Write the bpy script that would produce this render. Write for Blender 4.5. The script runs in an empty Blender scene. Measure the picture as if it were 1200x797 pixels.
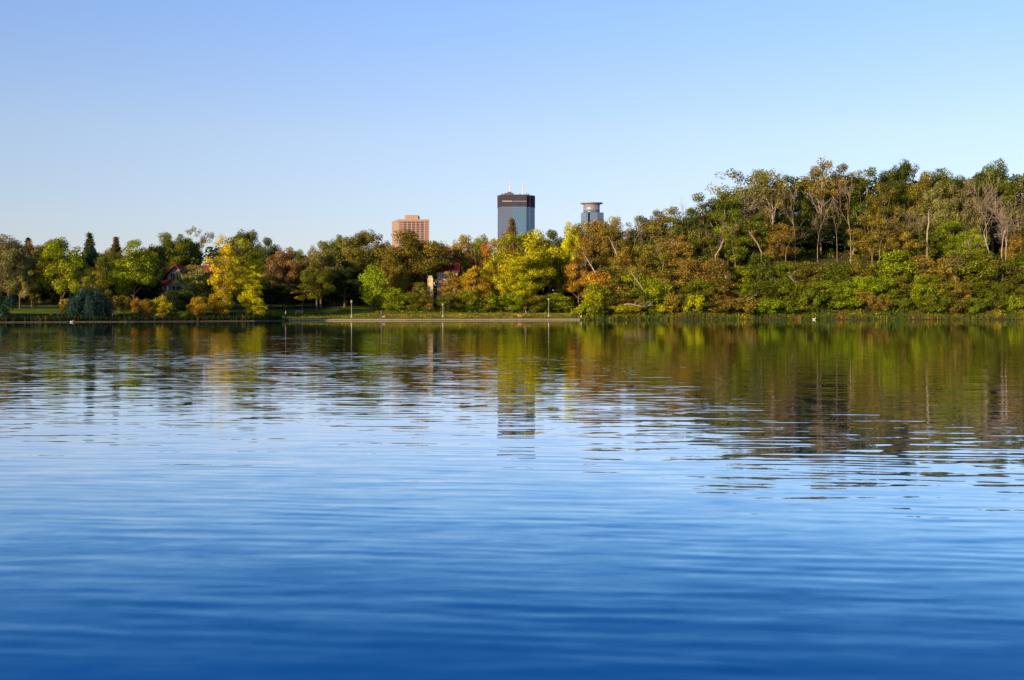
import bpy, math, random
import numpy as np
from mathutils import Vector, Matrix
R = math.radians
random.seed(7)
scene = bpy.context.scene
COL = scene.collection
F = 1449.0          # focal length in reference pixels
CAMH = 2.0
HOR = 365.0

# ------------------------------------------------------------------ terrain
SH = [(-900, 180), (-300, 205), (0, 223), (150, 236), (300, 254), (345, 268), (480, 273), (680, 288), (900, 298), (1200, 302), (1500, 300), (2100, 285)]
def interp(tab, x):
    if x <= tab[0][0]: return tab[0][1]
    for (a, b), (c, d) in zip(tab, tab[1:]):
        if x <= c: return b + (d-b)*(x-a)/(c-a)
    return tab[-1][1]
LP = [(-40, -2), (-2, -.25), (0, .08), (1.2, .24), (4, .6), (30, 2.75), (90, 8), (200, 9), (900, 6), (2000, 3)]
RP = [(-40, -2), (-2, -.25), (0, .15), (3, 1.5), (10, 5), (20, 10), (30, 14.5), (45, 17.5), (70, 19), (200, 14), (600, 8), (2000, 3)]
def shore(px): return interp(SH, px)
def sstep(v): v = min(1, max(0, v)); return v*v*(3-2*v)
def ground(x, y):
    if y < 60: return -2.0
    px = 600 + x/y*F
    t = y - shore(px)
    t += .5*math.sin(x*.33) + .3*math.sin(x*.9+1) if -6 < t < 14 and px > 690 else 0
    w = sstep((px-665)/230)
    h = interp(LP, t)*(1-w) + interp(RP, t)*w
    if t > 6: h += .5*math.sin(x*.05+y*.03)*min(1, (t-6)/20)*(.3+w)
    return h
def wx(px, y): return (px-600)/F*y
def zat(py, y): return CAMH + (HOR-py)/F*y

# ------------------------------------------------------------------ materials
def newmat(name):
    m = bpy.data.materials.new(name); m.use_nodes = True
    nt = m.node_tree; b = nt.nodes['Principled BSDF']
    return m, nt, b
def plain(name, c, rough=.7, metal=0, var=.15, scale=3.0, spec=.3):
    m, nt, b = newmat(name)
    n = nt.nodes.new('ShaderNodeTexNoise'); n.inputs['Scale'].default_value = scale; n.inputs['Detail'].default_value = 5
    g = nt.nodes.new('ShaderNodeTexCoord'); nt.links.new(g.outputs['Object'], n.inputs['Vector'])
    r = nt.nodes.new('ShaderNodeValToRGB')
    r.color_ramp.elements[0].position = .3; r.color_ramp.elements[1].position = .7
    r.color_ramp.elements[0].color = tuple(v*(1-var) for v in c)+(1,)
    r.color_ramp.elements[1].color = tuple(min(1, v*(1+var)) for v in c)+(1,)
    nt.links.new(n.outputs['Fac'], r.inputs['Fac']); nt.links.new(r.outputs['Color'], b.inputs['Base Color'])
    b.inputs['Roughness'].default_value = rough; b.inputs['Metallic'].default_value = metal
    b.inputs['Specular IOR Level'].default_value = spec
    return m

def leaf_mat():
    m, nt, b = newmat('foliage'); N = nt.nodes; L = nt.links
    oi = N.new('ShaderNodeObjectInfo')
    at = N.new('ShaderNodeAttribute'); at.attribute_name = 'tone'
    geo = N.new('ShaderNodeNewGeometry')
    # leaf-by-leaf tone, spread widened to put shadow contrast into the colour
    mr = N.new('ShaderNodeMapRange'); mr.inputs['To Min'].default_value = .35; mr.inputs['To Max'].default_value = 2.15
    L.new(at.outputs['Fac'], mr.inputs['Value'])
    mul = N.new('ShaderNodeVectorMath'); mul.operation = 'SCALE'
    # autumn tint in patches
    no = N.new('ShaderNodeTexNoise'); no.inputs['Scale'].default_value = .28; no.inputs['Detail'].default_value = 3
    L.new(geo.outputs['Position'], no.inputs['Vector'])
    ad = N.new('ShaderNodeMath'); ad.operation = 'ADD'
    at2 = N.new('ShaderNodeAttribute'); at2.attribute_name = 'tone2'
    m3 = N.new('ShaderNodeMath'); m3.operation = 'MULTIPLY'; m3.inputs[1].default_value = .35
    L.new(at2.outputs['Fac'], m3.inputs[0]); L.new(m3.outputs[0], ad.inputs[0]); L.new(no.outputs['Fac'], ad.inputs[1])
    # threshold by alpha
    su = N.new('ShaderNodeMath'); su.operation = 'ADD'; L.new(ad.outputs[0], su.inputs[0]); L.new(oi.outputs['Alpha'], su.inputs[1])
    mr2 = N.new('ShaderNodeMapRange'); mr2.inputs['From Min'].default_value = 1.0; mr2.inputs['From Max'].default_value = 1.3
    L.new(su.outputs[0], mr2.inputs['Value'])
    # the autumn colour: redder and lighter version of the object's own
    no2 = N.new('ShaderNodeTexNoise'); no2.inputs['Scale'].default_value = .12
    L.new(geo.outputs['Position'], no2.inputs['Vector'])
    rp = N.new('ShaderNodeValToRGB'); e = rp.color_ramp.elements
    e[0].position = .42; e[0].color = (.46, .36, .02, 1); e[1].position = .66; e[1].color = (.42, .16, .03, 1)
    L.new(no2.outputs['Fac'], rp.inputs['Fac'])
    mx = N.new('ShaderNodeMix'); mx.data_type = 'RGBA'
    L.new(mr2.outputs[0], mx.inputs['Factor']); L.new(oi.outputs['Color'], mx.inputs[6]); L.new(rp.outputs['Color'], mx.inputs[7])
    L.new(mx.outputs[2], mul.inputs[0]); L.new(mr.outputs[0], mul.inputs['Scale'])
    df = N.new('ShaderNodeBsdfDiffuse'); tr = N.new('ShaderNodeBsdfTranslucent'); gl = N.new('ShaderNodeBsdfGlossy')
    gl.inputs['Roughness'].default_value = .45; gl.inputs['Color'].default_value = (.8, .8, .8, 1)
    L.new(mul.outputs[0], df.inputs['Color']); L.new(mul.outputs[0], tr.inputs['Color'])
    a = N.new('ShaderNodeMixShader'); a.inputs[0].default_value = .2
    L.new(df.outputs[0], a.inputs[1]); L.new(tr.outputs[0], a.inputs[2])
    c = N.new('ShaderNodeMixShader'); c.inputs[0].default_value = .01
    L.new(a.outputs[0], c.inputs[1]); L.new(gl.outputs[0], c.inputs[2])
    L.new(c.outputs[0], N['Material Output'].inputs['Surface']); N.remove(b)
    return m
LEAF = leaf_mat()
BARK = plain('bark', (.20, .13, .085), .9, var=.35, scale=1.5)
PALEBARK = plain('pale_bark', (.46, .36, .27), .9, var=.3, scale=1.2)
DEADWOOD = plain('dead_wood', (.34, .25, .19), .9, var=.3, scale=1.2)
TWIGWOOD = plain('rusty_twigs', (.33, .235, .16), .9, var=.3, scale=1.0)

# ------------------------------------------------------------------ mesh helpers
class MB:
    def __init__(s): s.v = []; s.f = []
    def tube(s, pts, rad, n=6, cap=True):
        pts = [Vector(p) for p in pts]; base = len(s.v)
        for i, p in enumerate(pts):
            d = (pts[min(i+1, len(pts)-1)]-pts[max(i-1, 0)])
            d = d.normalized() if d.length > 1e-6 else Vector((0, 0, 1))
            u = d.cross(Vector((0, 1, 0)) if abs(d.y) < .9 else Vector((1, 0, 0))).normalized(); w = d.cross(u)
            for k in range(n):
                a = 2*math.pi*k/n
                s.v.append(tuple(p+(u*math.cos(a)+w*math.sin(a))*rad[i]))
        for i in range(len(pts)-1):
            for k in range(n):
                a = base+i*n+k; b = base+i*n+(k+1) % n
                s.f.append((a, b, b+n, a+n))
        if cap:
            s.f.append(tuple(base+k for k in range(n))[::-1]); s.f.append(tuple(base+(len(pts)-1)*n+k for k in range(n)))
    def box(s, x0, x1, y0, y1, z0, z1):
        b = len(s.v)
        s.v += [(x, y, z) for z in (z0, z1) for y in (y0, y1) for x in (x0, x1)]
        s.f += [tuple(b+i for i in q) for q in ((0, 2, 3, 1), (4, 5, 7, 6), (0, 1, 5, 4), (2, 6, 7, 3), (0, 4, 6, 2), (1, 3, 7, 5))]
    def prism(s, poly, z0, z1):
        b = len(s.v); n = len(poly)
        s.v += [(x, y, z0) for x, y in poly] + [(x, y, z1) for x, y in poly]
        s.f.append(tuple(b+i for i in range(n))[::-1]); s.f.append(tuple(b+n+i for i in range(n)))
        for i in range(n):
            j = (i+1) % n; s.f.append((b+i, b+j, b+n+j, b+n+i))
    def lathe(s, prof, c=(0, 0), n=24):
        b = len(s.v)
        for r, z in prof:
            for k in range(n):
                a = 2*math.pi*k/n; s.v.append((c[0]+r*math.cos(a), c[1]+r*math.sin(a), z))
        for i in range(len(prof)-1):
            for k in range(n):
                j = (k+1) % n; s.f.append((b+i*n+k, b+i*n+j, b+(i+1)*n+j, b+(i+1)*n+k))
        s.f.append(tuple(b+k for k in range(n))[::-1]); s.f.append(tuple(b+(len(prof)-1)*n+k for k in range(n)))
    def face(s, pts):
        b = len(s.v); s.v += [tuple(p) for p in pts]; s.f.append(tuple(range(b, b+len(pts))))
    def mesh(s, name, mat, smooth=False):
        me = bpy.data.meshes.new(name); me.from_pydata(s.v, [], s.f); me.update()
        me.materials.append(mat)
        if smooth: me.polygons.foreach_set('use_smooth', [True]*len(me.polygons))
        return me
def link(name, me, parent=None):
    o = bpy.data.objects.new(name, me); COL.objects.link(o)
    if parent: o.parent = parent
    return o
def build(mb, name, mat, parent=None, smooth=False): return link(name, mb.mesh(name, mat, smooth), parent)
def tag(o, label=None, cat=None, group=None, kind=None):
    if label: o['label'] = label
    if cat: o['category'] = cat
    if group: o['group'] = group
    if kind: o['kind'] = kind
    return o
def empty(name, loc, rz=0, label=None, cat=None, group=None):
    o = bpy.data.objects.new(name, None); COL.objects.link(o); o.empty_display_size = .5
    o.location = loc; o.rotation_euler = (0, 0, rz)
    return tag(o, label, cat, group)

# ------------------------------------------------------------------ foliage
def leaf_mesh(name, P, Nn, S, rng, tone=None):
    """P positions, Nn normals, S sizes -> irregular four-sided leaf clumps"""
    n = len(P)
    Nn = Nn/np.maximum(1e-6, np.linalg.norm(Nn, axis=1))[:, None]
    r = rng.normal(size=(n, 3)); u = np.cross(Nn, r); u /= np.maximum(1e-6, np.linalg.norm(u, axis=1))[:, None]
    w = np.cross(Nn, u)
    V = np.empty((n, 4, 3))
    for k, (a, b) in enumerate(((-1, 0), (0, -.62), (1, 0), (0, .62))):
        ja = a + rng.uniform(-.2, .2, n); jb = b + rng.uniform(-.2, .2, n)
        V[:, k] = P + u*(ja*S)[:, None] + w*(jb*S)[:, None]
    V[:, 0] -= Nn*(S*.15)[:, None]; V[:, 2] -= Nn*(S*.15)[:, None]
    me = bpy.data.meshes.new(name)
    me.vertices.add(n*4); me.vertices.foreach_set('co', V.reshape(-1).astype('f'))
    me.loops.add(n*4); me.loops.foreach_set('vertex_index', np.arange(n*4, dtype='i'))
    me.polygons.add(n); me.polygons.foreach_set('loop_start', np.arange(0, n*4, 4, dtype='i'))
    me.polygons.foreach_set('loop_total', np.full(n, 4, dtype='i'))
    t = me.attributes.new('tone', 'FLOAT', 'FACE'); t.data.foreach_set('value', (rng.uniform(0, 1, n) if tone is None else tone).astype('f'))
    t = me.attributes.new('tone2', 'FLOAT', 'FACE'); t.data.foreach_set('value', rng.uniform(0, 1, n).astype('f'))
    me.update(calc_edges=True); me.materials.append(LEAF)
    return me
def blobs_to_leaves(blobs, dens, size, rng, flat=.8, rand=.55, extra=.08):
    Ps, Ns, Ss, Ts = [], [], [], []
    for (c, r) in blobs:
        n = max(12, int(dens*r*r))
        d = rng.normal(size=(n, 3)); d /= np.linalg.norm(d, axis=1)[:, None]
        wob = 1 + .22*np.sin(d[:, 0]*5+c[0]*7)*np.sin(d[:, 2]*6+c[1]*5)
        rr = r*wob*rng.uniform(.7, 1.05, n)
        loose = rng.random(n) < extra; rr[loose] *= rng.uniform(1.05, 1.4, loose.sum())
        p = np.array(c)+d*rr[:, None]*np.array((1, 1, flat))
        Ps.append(p); Ns.append(d+rng.normal(size=(n, 3))*rand+np.array((0, 0, .15)))
        Ss.append(size*rng.uniform(.55, 1.3, n)); bt = rng.uniform(-.34, .34)  # bt shifts whole clumps, deepening dark and bright ones by colour
        Ts.append(np.clip(rng.uniform(.1, .9, n)+bt, 0, 1))
    return np.concatenate(Ps), np.concatenate(Ns), np.concatenate(Ss), np.concatenate(Ts)
def env_blobs(H, W, z0, nb, rng, rmin, rmax, shape='round', per=6):
    """leaf clusters gathered on boughs, with gaps between the boughs"""
    out = []; zc = (z0+H)/2; hz = (H-z0)/2; boughs = []
    nbo = max(8, nb//per); rb = (W*W*(H-z0))**(1/3)/2*.37
    for i in range(nbo):
        best = None
        for k in range(7):
            d = rng.normal(size=3); d /= np.linalg.norm(d); q = rng.uniform(.3, 1)**.45
            f = (d[2]*q+1)/2
            wr = {'round': 1, 'egg': 1.15-.5*f, 'flat': .75+.5*f, 'tall': 1.0-.25*f}[shape]
            c = np.array((d[0]*q*(W/2-rb*.75)*wr, d[1]*q*(W/2-rb*.75)*wr, zc+d[2]*q*(hz-rb*.6)))
            md = min([np.linalg.norm(c-b_) for b_ in boughs] or [9])
            if best is None or md > best[0]: best = (md, c)
        boughs.append(best[1])
    for c in boughs:
        R0 = rb*rng.uniform(.7, 1.2)
        for k in range(per):
            d = rng.normal(size=3); d /= np.linalg.norm(d); d[2] = d[2]*.6+.12
            r = rng.uniform(rmin, rmax)*.82
            p = c+d*max(.1, R0-r*.45)*rng.uniform(.55, 1.0)
            out.append(((p[0], p[1], min(p[2], H-r*.6)), r))
    return out
def limbs_mesh(name, H, r0, blobs, rng, mat, zsplit, nl=12, lean=0):
    mb = MB(); pts = []; rad = []
    top = H*.8
    for i in range(9):
        f = i/8
        pts.append((lean*f*f+.25*math.sin(f*5+H)*f, .2*math.cos(f*4)*f, -0.6+(top+.6)*f)); rad.append(r0*(1.35 if i == 0 else 1-.8*f))
    mb.tube(pts, rad, 8)
    idx = rng.permutation(len(blobs))[:nl]
    for j in idx:
        c, r = blobs[j]; f = rng.uniform(max(.2, zsplit/top), .8)
        f = min(f, max(.15, (c[2]-.5)/top))
        i0 = f*8; a = Vector(pts[int(i0)]).lerp(Vector(pts[min(8, int(i0)+1)]), i0-int(i0)); b = Vector(c)
        m = a.lerp(b, .5)+Vector((0, 0, -.08*(b-a).length+.3)); rr = r0*(1-.8*f)*.6
        mb.tube([a, a.lerp(m, .5), m, b], [rr, rr*.8, rr*.55, rr*.2], 5)
        for k in range(3):
            e = b+Vector(rng.normal(size=3))*r*.7
            mb.tube([m.lerp(b, .5), b.lerp(e, .4), e], [rr*.35, rr*.22, rr*.1], 4)
    return mb.mesh(name, mat)
PROTO = {}   # key -> list of (crown mesh, trunk mesh, H, W)
def mk(key, seed, H, W, z0, nb, rmin, rmax, shape, dens, size, r0, bark=BARK, nl=12, rand=.34, flat=.8, extra=.08, lean=0):
    rng = np.random.default_rng(seed)
    bl = env_blobs(H, W, z0, int(nb*1.5), rng, rmin, rmax, shape)
    P, Nn, S, T = blobs_to_leaves(bl, dens, size, rng, flat, rand, extra)
    P[:, 2] = np.maximum(P[:, 2], .15)
    kz = H/np.quantile(P[:, 2], .9985); kx = W/2/np.quantile(np.hypot(P[:, 0], P[:, 1]), .97)
    P *= np.array((kx, kx, kz)); bl = [((c[0]*kx, c[1]*kx, c[2]*kz), r_) for c, r_ in bl]
    cm = leaf_mesh('crown', P, Nn, S, rng, T)
    tm = limbs_mesh('trunk', H, r0, bl, rng, bark, z0, nl, lean)
    PROTO.setdefault(key, []).append((cm, tm, H, W))
for s in (1, 2, 3): mk('oak', s, 17, 15, 2.6, 100, 1.1, 2.1, 'round', 120, .175, .42, nl=16)
for s in (4, 5, 6): mk('maple', s, 14, 11, 1.8, 85, .8, 1.5, 'egg', 150, .16, .3, nl=12)
for s in (7, 8): mk('poplar', s, 18, 8, 2.5, 62, .7, 1.35, 'tall', 150, .155, .26, nl=16, extra=.2)
for s in (9, 10): mk('airy', s, 18, 12, 6, 46, .7, 1.3, 'flat', 75, .18, .2, bark=PALEBARK, nl=24, rand=.8, extra=.3)
for s in (11, 12, 13): mk('bush', s, 4, 5.5, -.3, 44, .35, .95, 'round', 240, .13, .08, nl=6, extra=.3, rand=.7, flat=1)
for s in (14, 15, 16): mk('thicket', s, 8, 6.5, .1, 66, .45, 1.1, 'egg', 190, .145, .14, nl=8, extra=.28, rand=.65, flat=1)
for s in (17, 18): mk('wood', s, 20, 11, 2.5, 95, .8, 1.6, 'round', 135, .16, .22, bark=PALEBARK, nl=18, extra=.15)
mk('spreading', 19, 8, 7, 2.4, 30, .5, .95, 'flat', 130, .15, .14, nl=18, flat=.5, extra=.15)
def mk_spruce(seed, H=18, W=8.5):
    rng = np.random.default_rng(seed); P = []; Nn = []; mb = MB()
    mb.tube([(0, 0, -.5), (0, 0, H*.5), (0, 0, H*.97)], [.25, .15, .03], 7)
    z = 1.5
    while z < H*.985:
        f = 1-z/H; L0 = W/2*f**.9*rng.uniform(.72, 1.15)+.04; nb = 7 if f > .2 else 5; a0 = rng.uniform(0, 6)
        for k in range(nb):
            a = a0+k*2*math.pi/nb+rng.uniform(-.3, .3); L = L0*rng.uniform(.65, 1.15)
            e = (math.cos(a)*L, math.sin(a)*L, z-.22*L+.05)
            mb.tube([(0, 0, z), e], [.05, .02], 4)
            m = int(20+44*L)
            tt = rng.random(m)**.7
            for t in tt:
                sp = .35*(1-t)+.18
                P.append((e[0]*t+rng.normal()*sp*.6, e[1]*t+rng.normal()*sp*.6, z+(e[2]-z)*t+rng.normal()*.2-.1)); Nn.append((rng.normal(), rng.normal(), .8))
        z += .5+.35*f
    P = np.array(P); Nn = np.array(Nn)
    PROTO.setdefault('spruce', []).append((leaf_mesh('crown', P, Nn, .17*rng.uniform(.6, 1.2, len(P)), rng), mb.mesh('trunk', BARK), H, W))
mk_spruce(20); mk_spruce(21)
def mk_willow(seed, H=8.5, W=9):
    rng = np.random.default_rng(seed); P = []; Nn = []; mb = MB()
    mb.tube([(0, 0, -.5), (.2, 0, 2), (0, .2, H*.7)], [.45, .35, .15], 8)
    for k in range(240):
        d = rng.normal(size=3); d[2] = abs(d[2])+.15; d /= np.linalg.norm(d)
        rr = rng.uniform(.6, 1.12); top = np.array((d[0]*W/2*rr, d[1]*W/2*rr, H*.38+d[2]*H*.6*rr))
        if k < 16: mb.tube([(0, 0, H*.3), tuple(top*.6+np.array((0, 0, H*.2))), tuple(top)], [.16, .1, .03], 5)
        ln = min(top[2]-.15, rng.uniform(2, 6.5)); m = int(ln*27)
        for i in range(m):
            t = i/m
            P.append((top[0]*(1+.09*t)+rng.normal()*.24, top[1]*(1+.09*t)+rng.normal()*.24, top[2]-ln*t)); Nn.append((d[0]+rng.normal()*.5, d[1]+rng.normal()*.5, .2+rng.normal()*.3))
    P = np.array(P); Nn = np.array(Nn)
    PROTO.setdefault('willow', []).append((leaf_mesh('crown', P, Nn, .15*rng.uniform(.6, 1.2, len(P)), rng), mb.mesh('trunk', BARK), H, W))
mk_willow(22)
# bare trees
def mk_bare(key, seed, H, W, forks, mat, twig_mat, start=.3, levels=5):
    rng = random.Random(seed); mb = MB(); tw = MB()
    def grow(p, d, L, r, lev):
        n = 3; pts = [p]; rad = [r]; q = p; dd = d.copy()
        for i in range(n):
            dd = (dd+Vector((rng.gauss(0, .12), rng.gauss(0, .10), rng.gauss(.02, .07)))).normalized()
            q = q+dd*L/n; pts.append(q); rad.append(max(.02, r*(1-.42*(i+1)/n)))
        (mb if lev < 1 else tw).tube(pts, rad, 6 if lev < 2 else 3, cap=lev < 2)
        if lev >= levels: return
        nb = 3 if lev == 0 else rng.choice((1, 2, 2, 3))
        for k in range(nb+ (1 if lev > 1 else 0)):
            ang = rng.uniform(.35, 1.0); az = rng.uniform(0, 6.28)
            u = dd.orthogonal().normalized(); w = dd.cross(u)
            nd = (dd*math.cos(ang)+(u*math.cos(az)+w*math.sin(az))*math.sin(ang)+Vector((0, 0, .05))).normalized()
            s = pts[rng.choice((1, 2, 2, 3))] if k else pts[-1]
            grow(s, nd, L*rng.uniform(.58, .86), rad[-1]*(.75 if k else .9), lev+1)
    for fk in range(forks):
        a = rng.uniform(0, 6.28)
        mb_r = .21 if forks == 1 else .2
        base = Vector((math.cos(a)*.3*(forks > 1), math.sin(a)*.1, -.5))
        lean = Vector(((fk-(forks-1)/2)*.28+rng.uniform(-.05, .05), rng.uniform(-.08, .08), 1)).normalized()
        top = base+lean*H*start
        mb.tube([base, base.lerp(top, .5)+Vector((rng.gauss(0, .15), 0, 0)), top], [mb_r*1.2, mb_r*.95, mb_r*.8], 8)
        grow(top, lean, H*.3, mb_r*.8, 0)
    # normalise to height/width
    allv = mb.v+tw.v; hz = max(v[2] for v in allv); wxx = max(abs(v[0]) for v in allv)
    for M in (mb, tw): M.v = [(v[0]*W/2/wxx, v[1]*W/2/wxx, v[2]*H/hz) for v in M.v]
    PROTO.setdefault(key, []).append((tw.mesh('twigs', twig_mat), mb.mesh('trunk', mat), H, W))
for s in (31, 32, 33): mk_bare('bare', s, 19, 9, 1, PALEBARK, TWIGWOOD, .26)
for s in (34, 35): mk_bare('forked', s, 20, 12, 3, PALEBARK, DEADWOOD, .3, 5)
for s in (36, 37): mk_bare('scrub', s, 8, 6, 2, DEADWOOD, TWIGWOOD, .15)

# colours
C = dict(olive=(.17, .165, .022), green=(.115, .155, .014), bright=(.25, .33, .012), yellow=(.60, .47, .015), ygreen=(.46, .48, .010),
         orange=(.42, .25, .04), rust=(.30, .14, .045), sage=(.23, .23, .065), dark=(.035, .055, .014), blue=(.03, .075, .045),  # dark serves dark-green plants and stands in for shade on others
         brown=(.19, .13, .05), deep=(.085, .12, .015), gold=(.50, .36, .02), mid=(.155, .20, .014), bronze=(.24, .195, .03))
USED = {}
CNT = {}
prng = random.Random(5)
def plant(key, px, top, w, t, color, autumn, name, label, cat='tree', group=None, lean=0, hmin=None):
    y = shore(px)+t; x = wx(px, y); z = ground(x, y)
    H = zat(top, y)-z; W = w*y/F
    i = CNT.get(key, 0); CNT[key] = i+1
    cm, tm, h0, w0 = PROTO[key][i % len(PROTO[key])]
    e = empty(name, (x, y, z), 0, label, cat, group)
    e.rotation_euler = (0, lean, prng.uniform(0, 6.28) if not lean else 0)
    if not lean: e.rotation_euler = (0, 0, prng.choice((0, 1.3, 2.6, 3.9, 5.2))+prng.uniform(-.4, .4))
    sw = W/w0*prng.uniform(1.0, 1.12); e.scale = (sw, sw, H/h0)
    bare = key in ('bare', 'forked', 'scrub')
    if bare: e.rotation_euler = (0, lean, prng.uniform(-.3, .3)+prng.choice((0, math.pi)))
    c = link('branches' if bare else ('leaves' if cat == 'bush' else 'crown'), cm, e)
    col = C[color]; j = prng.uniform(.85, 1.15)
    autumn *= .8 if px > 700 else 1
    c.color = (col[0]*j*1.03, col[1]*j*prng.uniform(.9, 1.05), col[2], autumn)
    link('stems' if cat == 'bush' else 'trunk', tm, e)
    return e

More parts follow.
